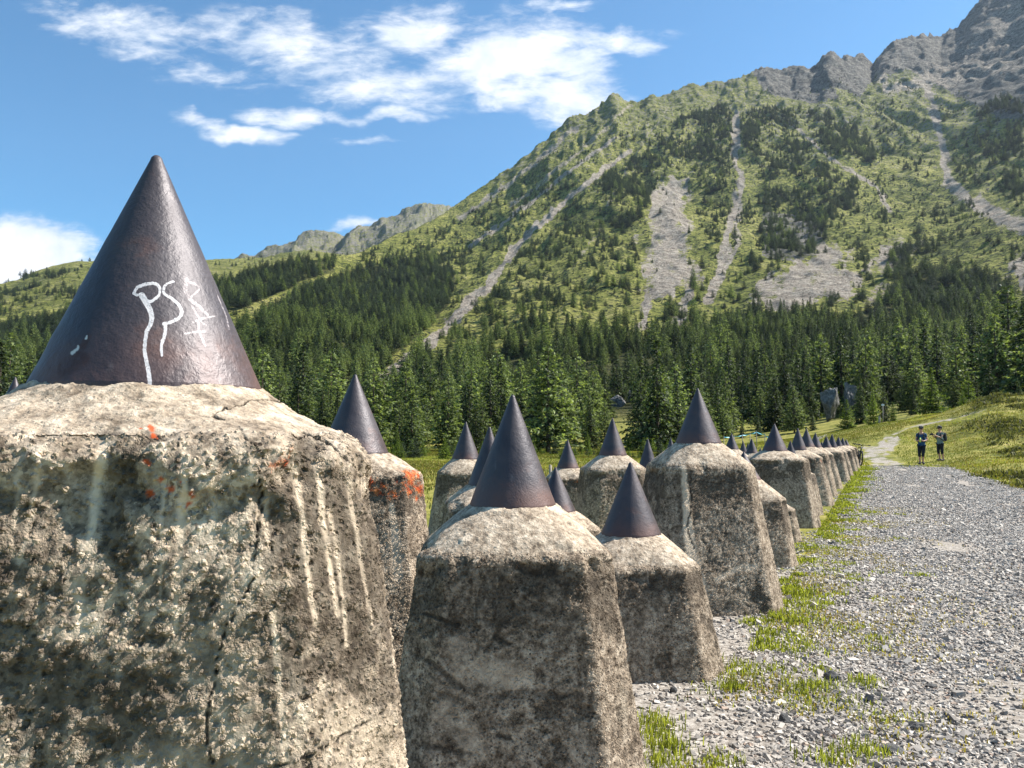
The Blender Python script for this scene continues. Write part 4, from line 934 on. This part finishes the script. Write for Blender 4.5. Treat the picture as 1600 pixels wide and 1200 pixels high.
for px_, pyt, pyb, w_, r_, lab in ((1299, 605, 652, 19, 96, 'big grey boulder standing in shade among the spruces behind the meadow'), (1328, 600, 620, 13, 102, 'smaller pale boulder right of and behind the big one'),
                           (965, 621, 640, 13, 150, 'flat pale boulder in a forest clearing above the pale ridged tooth'), (986, 611, 622, 6, 160, 'small light rock just above the flat boulder in the clearing')):
    d = pdir(px_, pyb); az = math.atan2(d.x, d.y); x, y = r_ * math.sin(az), r_ * math.cos(az); ct = at(px_, pyt, y); cb_ = H1(x, y); top = ct.z
    zb_ = min(cb_, at(px_, pyb, y).z) ; rock_mesh('boulder', (x, y, (top + zb_) / 2), w_ / F * y, w_ / F * y * .8, (top - zb_) / 2 * 1.25, px_, lab, 'boulder', rough=.7)

def blades(P, hgt, wid, rs, tint, lean=.45):
    n = len(P); a = rs.rand(n) * 6.283; L = rs.rand(n) * lean * hgt; b = rs.rand(n) * 6.283
    sx_, sy_ = np.cos(b) * wid, np.sin(b) * wid; tx, ty = np.cos(a) * L, np.sin(a) * L
    v = np.stack([P - np.c_[sx_, sy_, hgt * 0 + .01], P + np.c_[sx_, sy_, hgt * 0 - .01], P + np.c_[tx * .4 + sx_ * .7, ty * .4 + sy_ * .7, hgt * .6], P + np.c_[tx * .4 - sx_ * .7, ty * .4 - sy_ * .7, hgt * .6], P + np.c_[tx, ty, hgt * (1 - .3 * rs.rand(n))]], 1)
    i = np.arange(n)[:, None] * 5
    return v.reshape(-1, 3), [i + np.array([[0, 1, 2, 3]]), i + np.array([[3, 2, 4]])], np.repeat(tint, 5)
def grass_obj(name, x, y, hgt, wid, mt, label, tint=None):
    z = terrain(x, y); n = len(x); v, f, t = blades(np.c_[x, y, z], hgt, wid, RS, np.clip(.5 + RS.randn(n) * .25, 0, 1) if tint is None else tint)
    o = npmesh(name, v, f, M[mt], smooth=False, attrs=dict(tint=t)); return tag(o, label, 'grass', kind='stuff')
# tufts along the foot of the front row
patch = [(5.6, 1.0, .35), (6.3, .75, .5), (7.6, .85, .65), (8.4, .5, .45), (9.5, .3, .3), (11.5, .5, .5), (12.3, .6, .5), (13.5, .9, .8), (15, .8, .9), (16.5, .9, .9), (18.5, .7, .9), (20.5, .9, 1), (23, .9, 1.2), (26, 1.1, 1.5), (29, 1.0, 1.5), (33, 1.2, 2)]
xs, ys, hs, ws = [], [], [], []
for yc, w_, l_ in patch:
    n = int((1700 if yc < 6 else 4200 if yc < 9 else 3400) * w_ * l_ * (1 if yc < 12 else .8)); y = yc + RS.randn(n) * l_ * .5; x = row_edge(y) + .12 + np.abs(RS.randn(n)) * w_ * .30 - .12
    k = fbm(x * 3, y * 3, 3, 9) > .47; x, y = x[k], y[k]; xs.append(x); ys.append(y); hs.append((.02 + .05 * RS.rand(len(x)) ** 1.5) * (1 if yc < 20 else 1.2)); ws.append(np.full(len(x), .0022 + .0005 * yc))
# scattered small tufts on the gravel shoulder
for i in range(110):
    yc = 3.2 + 12 * RS.rand() ** 1.3; d = np.abs(RS.randn()) * .55 - .1; xc = row_edge(yc) + d; n = RS.randint(30, 130); s_ = .035 + .07 * RS.rand()
    x = xc + RS.randn(n) * s_; y = yc + RS.randn(n) * s_; xs.append(x); ys.append(y); hs.append(.015 + .035 * RS.rand(n)); ws.append(np.full(n, .002 + .0004 * yc))
for px_, py_ in ((1030, 1190), (1045, 1170), (1345, 1175), (1300, 1190), (1245, 1078), (1280, 1075), (1350, 1070), (1020, 1150), (1025, 1130)):
    p = ground_at(px_, py_); n = 150; x = p.x + RS.randn(n) * .06; y = p.y + RS.randn(n) * .06; xs.append(x); ys.append(y); hs.append(.025 + .05 * RS.rand(n)); ws.append(np.full(n, .0035))
cat_ = np.concatenate
X1, Y1, H_, W_ = cat_(xs), cat_(ys), cat_(hs), cat_(ws)
grass_obj('grass_verge', X1, Y1, H_, W_, 'grass', 'bright green grass tufts along the foot of the teeth')
n = 22000; y = 3 + 13 * RS.rand(n); x = row_edge(y) + np.abs(RS.randn(n)) * .8; k = fbm(x * 1.7, y * 1.7, 3, 19) > .56; x, y = x[k], y[k]
grass_obj('dry_grass', x, y, .012 + .025 * RS.rand(len(x)), np.full(len(x), .005), 'dry', 'dry yellow-brown grass wisps on the gravel shoulder')
# meadow right of and beyond the track, and behind the teeth
n = 260000; rr_ = np.sqrt(RS.rand(n)) * 62 + 12; az = R(-12) + R(50) * RS.rand(n); x, y = rr_ * np.sin(az), rr_ * np.cos(az)
ln_ = 12.2 + .42 * (y - 18.8); k = ((x > ln_ + .3) | (y > 36 + RS.randn(n)) | (x < row_edge(y) - 7)) & (rr_ < 76)
px_, py_ = proj(x, y, terrain(x, y)); k &= polydist(px_, py_, [(1395, 735), (1375, 718), (1362, 708), (1388, 697), (1398, 690), (1385, 684)], 22, 6) > 1
k &= polydist(px_, py_, [(1385, 684), (1420, 668), (1490, 654), (1540, 640)], 2.4, 2.2) > 1
x, y = x[k], y[k]; tn = np.clip((fbm(x / 3, y / 3, 3, 88) - .3) * 1.6 + RS.randn(len(x)) * .15, 0, 1)
k = RS.rand(len(x)) < .5
grass_obj('meadow_grass', x[k], y[k], .05 + .06 * RS.rand(k.sum()), np.full(k.sum(), .014), 'grass', 'short green meadow grass beyond the track', tn[k] * .8)
k = ~k & (fbm(x / 5, y / 5, 3, 90) > .46)
grass_obj('yellow_meadow_grass', x[k], y[k], .04 + .06 * RS.rand(k.sum()), np.full(k.sum(), .014), 'dry', 'yellowed grass patches in the meadow', tn[k])
# heath: low woody mounds
mx, my, mh = [], [], []
for i in range(2000):
    yy_ = 14 + 58 * RS.rand() ** .8; xx_ = 12.2 + .42 * (yy_ - 18.8) + .9 + (0 if yy_ < 30 else 2.5) + RS.rand() * 26
    if fbm(np.array([xx_ / 4]), np.array([yy_ / 4]), 3, 31)[0] < .42: continue
    if xx_ < 17.2 + (yy_ - 30) * .6 and yy_ > 27: continue
    n = 95; s_ = .28 + .45 * RS.rand(); rx = RS.randn(n) * s_; ry = RS.randn(n) * s_ * .8; q = np.exp(-(rx ** 2 + ry ** 2) / (2 * s_ * s_))
    mx.append(xx_ + rx); my.append(yy_ + ry); mh.append(q * (.14 + .22 * s_) * (.75 + .5 * RS.rand(n)))
mx, my, mh = cat_(mx), cat_(my), cat_(mh); mz = terrain(mx, my)
v, f, t = blades(np.c_[mx, my, mz + mh * .55 - .03], .05 + mh * .5, np.full(len(mx), .034), RS, np.clip(.2 + mh * 2.2 + RS.randn(len(mx)) * .22, 0, 1), 1.1)
tag(npmesh('heather', v, f, M['heath'], smooth=False, attrs=dict(tint=t)), 'low olive-brown heath shrubs in mounds on the right bank', 'heath', kind='stuff')

# ------------------------------------------------------------------ small built things
def tube_bm(bm, p0, p1, r0, r1=None, n=10):
    p0, p1 = Vector(p0), Vector(p1); r1 = r0 if r1 is None else r1; d = (p1 - p0); q = d.to_track_quat('Z', 'Y').to_matrix()
    ring = []
    for p, r_ in ((p0, r0), (p1, r1)):
        ring.append([bm.verts.new(p + q @ Vector((r_ * math.cos(6.2832 * i / n), r_ * math.sin(6.2832 * i / n), 0))) for i in range(n)])
    for i in range(n): bm.faces.new((ring[0][i], ring[0][(i + 1) % n], ring[1][(i + 1) % n], ring[1][i]))
    bm.faces.new(ring[0][::-1]); bm.faces.new(ring[1])
def torus_bm(bm, c, R_, r_, ax, n=32, m=8):
    q = Vector(ax).to_track_quat('Z', 'Y').to_matrix(); rows = []
    for i in range(n):
        a = 6.2832 * i / n; rows.append([bm.verts.new(Vector(c) + q @ Vector(((R_ + r_ * math.cos(6.2832 * j / m)) * math.cos(a), (R_ + r_ * math.cos(6.2832 * j / m)) * math.sin(a), r_ * math.sin(6.2832 * j / m)))) for j in range(m)])
    for i in range(n):
        for j in range(m): bm.faces.new((rows[i][j], rows[(i + 1) % n][j], rows[(i + 1) % n][(j + 1) % m], rows[i][(j + 1) % m]))
def ball_bm(bm, c, sx, sy, sz, rot=None, sub=3):
    ret = bmesh.ops.create_icosphere(bm, subdivisions=sub, radius=1)
    for v in ret['verts']:
        p = Vector((v.co.x * sx, v.co.y * sy, v.co.z * sz))
        if rot: p = rot @ p
        v.co = p + Vector(c)
def box_bm(bm, c, sx, sy, sz, bev=.0, rot=None):
    ret = bmesh.ops.create_cube(bm, size=1); vs = ret['verts']
    for v in vs: v.co = Vector((v.co.x * sx, v.co.y * sy, v.co.z * sz))
    if bev: 
        es = list({e for v in vs for e in v.link_edges}); rb = bmesh.ops.bevel(bm, geom=es, offset=bev, segments=3, affect='EDGES', profile=.5); vs = list({v for f in rb['faces'] for v in f.verts} | {v for v in vs if v.is_valid})
    for v in vs:
        p = v.co.copy(); p = rot @ p if rot else p; v.co = p + Vector(c)
def bobj(name, bm, mt, parent=None, smooth=True, loc=None):
    me = bpy.data.meshes.new(name); bm.to_mesh(me); bm.free(); me.materials.append(mt)
    for p in me.polygons: p.use_smooth = smooth
    o = bpy.data.objects.new(name, me); col.objects.link(o)
    if parent: o.parent = parent
    if loc is not None: o.location = loc
    return o

# mountain bike parked against the far end of the row, seen from the front
def bicycle(loc, rz, lean):
    root = empty('mountain_bike', loc, rz); root.rotation_euler = (0, lean, rz)
    tag(root, 'black mountain bike parked upright at the far end of the row of teeth', 'bicycle')
    Rw = .345   # bike heads along -Y (towards the camera)
    for y in (-.56, .56):
        wv = empty('wheel', (0, 0, 0)); bpy.data.objects.remove(wv)
        bm = bmesh.new(); torus_bm(bm, (0, y, Rw), Rw - .045, .012, (1, 0, 0))
        for k in range(16):
            a = 6.2832 * k / 16; tube_bm(bm, (.02 * (-1) ** k, y, Rw), (0, y + (Rw - .05) * math.cos(a), Rw + (Rw - .05) * math.sin(a)), .0022, n=4)
        tube_bm(bm, (-.05, y, Rw), (.05, y, Rw), .02); wo_ = bobj('wheel', bm, M['metal'], root)
        bm = bmesh.new(); torus_bm(bm, (0, y, Rw), Rw - .026, .028, (1, 0, 0), 48, 10); bobj('tyre', bm, M['rubber'], wo_)
        bm = bmesh.new(); torus_bm(bm, (.045, y, Rw), .08, .004, (1, 0, 0)); bobj('brake_disc', bm, M['metal'], wo_)
    bm = bmesh.new(); bb = (0, .12, .33); seat = (0, .24, .82); head = (0, -.34, .86); hb = (0, -.37, .76); rear = (0, .56, Rw)
    tube_bm(bm, bb, seat, .019); tube_bm(bm, seat, head, .02); tube_bm(bm, bb, hb, .027); tube_bm(bm, head, hb, .025)
    for s in (-.05, .05): tube_bm(bm, bb, (s, .56, Rw), .011); tube_bm(bm, (0, .23, .76), (s, .56, Rw), .010)
    bobj('frame', bm, M['metal'], root)
    bm = bmesh.new()
    for s in (-.065, .065): tube_bm(bm, (s, -.42, .66), (s, -.56, Rw), .02, .016)
    box_bm(bm, (0, -.42, .68), .17, .05, .05, .015); tube_bm(bm, (0, -.41, .68), (0, -.33, .92), .018); bobj('fork', bm, M['metal'], root)
    bm = bmesh.new(); tube_bm(bm, (0, -.33, .93), (0, -.42, .97), .017)
    for s in (-1, 1):
        tube_bm(bm, (0, -.42, .97), (s * .14, -.42, .985), .015); tube_bm(bm, (s * .14, -.42, .985), (s * .36, -.38, 1.0), .013)
    hbar = bobj('handlebar', bm, M['metal'], root)
    for s in (-1, 1):
        bm = bmesh.new(); tube_bm(bm, (s * .25, -.40, .995), (s * .38, -.375, 1.002), .019); bobj('grip', bm, M['rubber'], hbar)
        bm = bmesh.new(); tube_bm(bm, (s * .23, -.42, .99), (s * .33, -.46, .97), .008); bobj('brake_lever', bm, M['metal'], hbar)
    bm = bmesh.new(); tube_bm(bm, seat, (0, .29, .98), .014); box_bm(bm, (0, .30, 1.0), .14, .15, .045, .02); box_bm(bm, (0, .17, 1.0), .05, .18, .035, .015); bobj('saddle', bm, M['rubber'], root)
    bm = bmesh.new(); torus_bm(bm, (.05, .12, .33), .08, .006, (1, 0, 0)); tube_bm(bm, (.05, .12, .33), (.08, .05, .18), .01); tube_bm(bm, (-.05, .12, .33), (-.08, .19, .48), .01)
    box_bm(bm, (.12, .05, .18), .09, .07, .02, .006); box_bm(bm, (-.12, .19, .48), .09, .07, .02, .006); bobj('crankset', bm, M['metal'], root)
p = at(1341, 727, 36.3); bicycle((p.x, p.y, H1(p.x, p.y)), R(-14), R(6))

# teal tape fence behind the teeth
fr = empty('tape_fence', (0, 0, 0)); p0 = at(1165, 700, 52); fr.location = (p0.x, p0.y, H1(p0.x, p0.y)); tag(fr, 'teal tape fence on thin posts behind the teeth, before the forest', 'fence')
tops = [(1131, 683), (1147, 682), (1160, 680), (1172, 678), (1182, 675), (1195, 679), (1201, 684)]; tp3 = []
for q in tops:
    p = at(q[0], q[1], 52 + (q[0] - 1160) * .03); z = H1(p.x, p.y); tp3.append(p)
    bm = bmesh.new(); tube_bm(bm, (0, 0, z - .1 - p.z), (0, 0, .03), .03, .025); box_bm(bm, (0, 0, .05), .07, .07, .05, .01); o = bobj('post', bm, M['wood'], fr); o.location = p - fr.location
V = []; Q = []
for a_, b_ in zip(tp3[:-1], tp3[1:]):
    for s in range(9):
        t = s / 8; c = a_.lerp(b_, t) - Vector((0, 0, .04 * math.sin(math.pi * t))); tw = math.sin((a_.x + t) * 5) * .02
        k = len(V); V += [tuple(c + Vector((0, .012 + tw, .022)) - fr.location), tuple(c + Vector((0, .012 - tw, -.022)) - fr.location), tuple(c + Vector((0, -.012 + tw, .022)) - fr.location), tuple(c + Vector((0, -.012 - tw, -.022)) - fr.location)]
        if s: Q += [[k - 4, k, k + 1, k - 3], [k - 2, k - 1, k + 3, k + 2], [k - 4, k - 2, k + 2, k], [k - 3, k + 1, k + 3, k - 1]]
npmesh('tape', np.array(V), np.array(Q), M['teal'], fr, smooth=False)

# hiking signpost and a bare post at the forest edge
p = at(1380, 658, 68); z = H1(p.x, p.y); sg = empty('signpost', (p.x, p.y, z)); tag(sg, 'thin pole with a small white hiking sign at the forest edge', 'signpost')
hp = at(1379, 631, 68).z - z
bm = bmesh.new(); tube_bm(bm, (0, 0, -.2), (0, 0, hp), .045, .04); tube_bm(bm, (0, 0, hp), (0, 0, hp + .04), .05, .02); bobj('pole', bm, M['wood'], sg)
bm = bmesh.new()
for y0_, zz in ((-.06, hp - .10),):
    vs = [bm.verts.new(c) for c in ((-.14, y0_, zz - .07), (.08, y0_, zz - .07), (.15, y0_, zz), (.08, y0_, zz + .07), (-.14, y0_, zz + .07))]; f = bm.faces.new(vs)
    r_ = bmesh.ops.extrude_face_region(bm, geom=[f])
    for v in r_['geom']:
        if isinstance(v, bmesh.types.BMVert): v.co.y += .02
bobj('sign_board', bm, M['white'], sg, False)
p = at(1374, 661, 68); z = H1(p.x, p.y); bm = bmesh.new(); tube_bm(bm, (0, 0, -.2), (.03, 0, .72), .10, .085, 12); tube_bm(bm, (.03, 0, .72), (.03, 0, .78), .085, .04, 12)
tag(bobj('wooden_post', bm, M['wood'], loc=(p.x, p.y, z)), 'short weathered wooden post left of the signpost', 'post')
p = at(860, 748, 24); z = H1(p.x, p.y); bm = bmesh.new(); tube_bm(bm, (0, 0, -.2), (0, 0, at(860, 727, 24).z - z), .05, .045, 12); tube_bm(bm, (0, 0, at(860, 727, 24).z - z), (0, 0, at(860, 726, 24).z - z), .045, .02, 12)
tag(bobj('wooden_post', bm, M['wood'], loc=(p.x, p.y, z)), 'thin dark post in the meadow right of the centre cone', 'post')

# ------------------------------------------------------------------ people
def skin_obj(name, verts, edges, mt, parent, sub=2, root=0):
    me = bpy.data.meshes.new(name); me.from_pydata([v[:3] for v in verts], edges, []); me.update()
    o = bpy.data.objects.new(name, me); col.objects.link(o); o.parent = parent
    m = o.modifiers.new('skin', 'SKIN'); m.use_smooth_shade = True
    if not me.skin_vertices: 
        pass
    for i, v in enumerate(verts):
        r_ = v[3] if not isinstance(v[3], tuple) else v[3]
        sv_ = me.skin_vertices[0].data[i]; sv_.radius = r_ if isinstance(r_, tuple) else (r_, r_); sv_.use_root = (i == root)
    s = o.modifiers.new('sub', 'SUBSURF'); s.levels = sub; s.render_levels = sub
    me.materials.append(mt); return o
def chain(verts, edges, pts, frm=None):
    prev = frm
    for q in pts:
        verts.append(q); i = len(verts) - 1
        if prev is not None: edges.append((prev, i))
        prev = i
    return prev
def person(loc, rz, label, arms, legs, mats, sc=1.0, bag=None, shirt_sleeve=.55):
    """local frame: facing -Y, x to the figure's left (+X)"""
    root = empty('person', loc, rz); root.scale = (sc,) * 3; tag(root, label, 'person')
    V = [(0, 0, .97, (.135, .10))]; E = []
    ch = chain(V, E, [(0, .0, 1.12, (.125, .09)), (0, .0, 1.30, (.15, .10)), (0, .01, 1.42, (.13, .085))], 0); neck = chain(V, E, [(0, .0, 1.50, .052), (0, -.015, 1.57, .06)], ch)
    hd = chain(V, E, [(0, -.02, 1.65, (.075, .092)), (0, -.01, 1.725, (.07, .085))], neck)
    chain(V, E, [(0, -.112, 1.64, .011)], hd - 1)                                     # nose
    chain(V, E, [(0, -.085, 1.59, (.022, .012))], neck)                               # chin and mouth
    for s in (-1, 1): chain(V, E, [(s * .085, .0, 1.645, (.008, .018))], hd - 1)      # ears
    for s, (hipx, knee, ank, toe) in zip((-1, 1), legs):
        chain(V, E, [(s * .085, 0, .90, .092), (*knee, .058), (knee[0] * .5 + ank[0] * .5, knee[1] * .5 + ank[1] * .5 + .02, (knee[2] + ank[2]) / 2 + .05, .052), (*ank, .036), (*toe, (.036, .026))], 0)
    for s, (elb, wr, hand) in zip((-1, 1), arms):
        w_ = chain(V, E, [(s * .165, .01, 1.41, .056), (*elb, .040), (*wr, .027), (*hand, (.034, .018))], ch)
        hv = Vector(hand); d = (hv - Vector(wr)).normalized(); sd_ = d.cross(Vector((0, 0, 1))).normalized(); up_ = sd_.cross(d)
        for k, ln in enumerate((.065, .075, .07, .055)):
            o_ = hv + up_ * (.027 - .018 * k) + d * .035; chain(V, E, [(*o_, .009), (*(o_ + d * ln * .5 - sd_ * s * .008), .0085), (*(o_ + d * ln * .8 - sd_ * s * .03), .0075)], w_)
        o_ = hv + up_ * .035 - d * .01; chain(V, E, [(*o_, .010), (*(o_ + d * .035 + up_ * .015 - sd_ * s * .015), .009)], w_)
    skin_obj('body', V, E, M['skin'], root)
    # shirt
    V = [(0, 0, 1.02, (.158, .118))]; E = []; c1 = chain(V, E, [(0, 0, 1.14, (.150, .11)), (0, 0, 1.30, (.172, .12)), (0, .01, 1.42, (.150, .10)), (0, .0, 1.48, (.07, .065))], 0)
    chain(V, E, [(0, 0, .93, (.165, .125))], 0)
    for s, (elb, wr, hand) in zip((-1, 1), arms):
        e = Vector((s * .165, .01, 1.41)).lerp(Vector(elb), shirt_sleeve); chain(V, E, [(s * .170, .01, 1.41, .070), (*e, .056)], c1 - 1)
    skin_obj('shirt', V, E, mats['shirt'], root)
    # three-quarter trousers
    V = [(0, 0, .97, (.15, .118))]; E = []
    for s, (hipx, knee, ank, toe) in zip((-1, 1), legs):
        k = Vector(knee); a_ = k.lerp(Vector(ank), .35); chain(V, E, [(s * .09, 0, .88, .108), (*(Vector((s * .09, 0, .88)).lerp(k, .6)), .088), (*k, .074), (*a_, .068)], 0)
    skin_obj('trousers', V, E, mats['trousers'], root)
    for s, (hipx, knee, ank, toe) in zip((-1, 1), legs):
        bm = bmesh.new(); a_ = Vector(ank); t_ = Vector(toe); ball_bm(bm, (a_ + t_) / 2 + Vector((0, 0, .0)), .052, .145, .048, Matrix.Rotation(math.atan2(t_.y - a_.y, t_.x - a_.x) + math.pi / 2, 3, 'Z')); ball_bm(bm, a_ + Vector((0, .01, .01)), .05, .055, .06)
        bobj('shoe', bm, M['shoe'], root)
    # helmet with visor, sunglasses, hair
    bm = bmesh.new(); ball_bm(bm, (0, .005, 1.735), .108, .132, .085, sub=4)
    for v in list(bm.verts):
        if v.co.z < 1.70: v.co.z = 1.70 + (v.co.z - 1.70) * .15
    hl = bobj('helmet', bm, mats['helmet'], root); bm = bmesh.new(); box_bm(bm, (0, -.145, 1.725), .13, .06, .015, .006, Matrix.Rotation(.2, 3, 'X')); bobj('visor', bm, mats['helmet'], hl)
    for k in (-1, 0, 1):
        bm = bmesh.new(); box_bm(bm, (k * .045, 0, 1.815 - abs(k) * .012), .018, .13, .012, .005); bobj('helmet_vent', bm, M['white'] if k == 0 else M['metal'], hl)
    bm = bmesh.new(); box_bm(bm, (0, -.105, 1.665), .15, .02, .035, .009); tube_bm(bm, (.075, -.10, 1.665), (.085, .0, 1.66), .004, n=6); tube_bm(bm, (-.075, -.10, 1.665), (-.085, .0, 1.66), .004, n=6); bobj('sunglasses', bm, M['rubber'], root)
    bm = bmesh.new(); ball_bm(bm, (0, .035, 1.665), .083, .075, .07); bobj('hair', bm, plain('dark_hair', (.03, .02, .015), .6), root)
    return root
def backpack(loc, rz, label, mt, s=1):
    b = empty('backpack', loc, rz); b.scale = (s, s, s); tag(b, label, 'backpack')
    bm = bmesh.new(); box_bm(bm, (0, .225, 1.24), .30, .20, .46, .075); bobj('main_bag', bm, mt, b)
    bm = bmesh.new(); box_bm(bm, (0, .335, 1.16), .22, .08, .24, .035); bobj('front_pocket', bm, M['black'], b)
    for s_ in (-1, 1):
        V = []; Q = []
        pts = [Vector((s_ * .10, .13, 1.40)), Vector((s_ * .11, .04, 1.50)), Vector((s_ * .115, -.09, 1.43)), Vector((s_ * .125, -.125, 1.30)), Vector((s_ * .15, -.10, 1.14)), Vector((s_ * .17, .02, 1.06)), Vector((s_ * .13, .14, 1.06))]
        bm = bmesh.new()
        for a_, c_ in zip(pts[:-1], pts[1:]): tube_bm(bm, a_, c_, .022, n=8)
        bobj('strap', bm, M['black'], b)
    return b
p = at(1441, 727, 37); zf = H1(p.x, p.y); RZ = R(-38)
person((p.x, p.y, zf + .01), RZ, 'standing cyclist in blue t-shirt, dark three-quarter trousers and black helmet, holding a lime bottle', 
       [((-.23, -.02, 1.16), (-.13, -.20, 1.10), (-.075, -.245, 1.12)), ((.25, .03, 1.15), (.13, -.19, 1.10), (.07, -.235, 1.12))],
       [(0, (-.10, -.02, .50), (-.10, .04, .085), (-.12, -.13, .035)), (0, (.06, -.05, .50), (.03, .03, .085), (.10, -.12, .035))],
       dict(shirt=M['blue'], trousers=M['navy'], helmet=M['black']), 1.0)
backpack((p.x, p.y, zf + .01), RZ, 'blue backpack worn by the cyclist in the blue t-shirt', M['bag_blue'])
bt = empty('bottle', (p.x, p.y, zf)); 
bt.rotation_euler = (0, 0, RZ); tag(bt, 'lime green bottle held at the chest of the cyclist in blue', 'bottle')
bm = bmesh.new(); tube_bm(bm, (0, -.275, 1.06), (0, -.275, 1.24), .034, .034, 14); tube_bm(bm, (0, -.275, 1.24), (0, -.275, 1.27), .034, .02, 14); bobj('flask', bm, M['lime'], bt)
bm = bmesh.new(); tube_bm(bm, (0, -.275, 1.271), (0, -.275, 1.30), .018, .014, 12); bobj('cap', bm, M['black'], bt)
p = at(1470, 722, 38.5); zf = H1(p.x, p.y); RZ = R(-72)
person((p.x, p.y, zf + .01), RZ, 'cyclist in grey-green t-shirt and helmet holding up a dark camera, facing left',
       [((-.20, -.14, 1.20), (-.10, -.36, 1.30), (-.06, -.43, 1.34)), ((.20, -.14, 1.20), (.10, -.36, 1.30), (.06, -.43, 1.34))],
       [(0, (-.10, -.04, .50), (-.09, .04, .085), (-.10, -.12, .035)), (0, (.10, .0, .50), (.08, .08, .085), (.10, -.08, .035))],
       dict(shirt=M['sage'], trousers=M['navy'], helmet=M['black']), .95, shirt_sleeve=.45)
backpack((p.x, p.y, zf + .01), RZ, 'black backpack worn by the cyclist in the grey-green t-shirt', M['black'], .95)
cm = empty('camera_device', (p.x, p.y, zf + .01)); cm.rotation_euler = (0, 0, RZ); cm.scale = (.95,) * 3; cm.name = 'handheld_camera'
tag(cm, 'dark handheld camera raised in front of the cyclist in grey-green', 'camera')
bm = bmesh.new(); box_bm(bm, (0, -.52, 1.37), .15, .06, .10, .015); box_bm(bm, (0, -.52, 1.43), .05, .05, .03, .008); bobj('camera_body', bm, M['rubber'], cm)
bm = bmesh.new(); tube_bm(bm, (0, -.55, 1.37), (0, -.64, 1.37), .036, .04, 16); bobj('lens', bm, M['black'], cm)

# ------------------------------------------------------------------ mountain air
bm = bmesh.new(); ret = bmesh.ops.create_cube(bm, size=1)
for v in bm.verts: v.co = Vector((v.co.x * 5200, v.co.y * 7400 , v.co.z * 1500 + 650))
hm = bpy.data.materials.new('haze'); hm.use_nodes = True; ht = NT(hm.node_tree); ht.n.clear()
ho = ht.new('ShaderNodeOutputMaterial'); hv = ht.new('ShaderNodeVolumePrincipled'); hv.inputs['Color'].default_value = (.72, .84, 1, 1); hv.inputs['Density'].default_value = HAZE; hv.inputs['Anisotropy'].default_value = .3
ht.l.new(hv.outputs[0], ho.inputs['Volume'])
tag(bobj('haze', bm, hm, smooth=False), 'thin bluish mountain air over the valley', 'haze', kind='stuff')
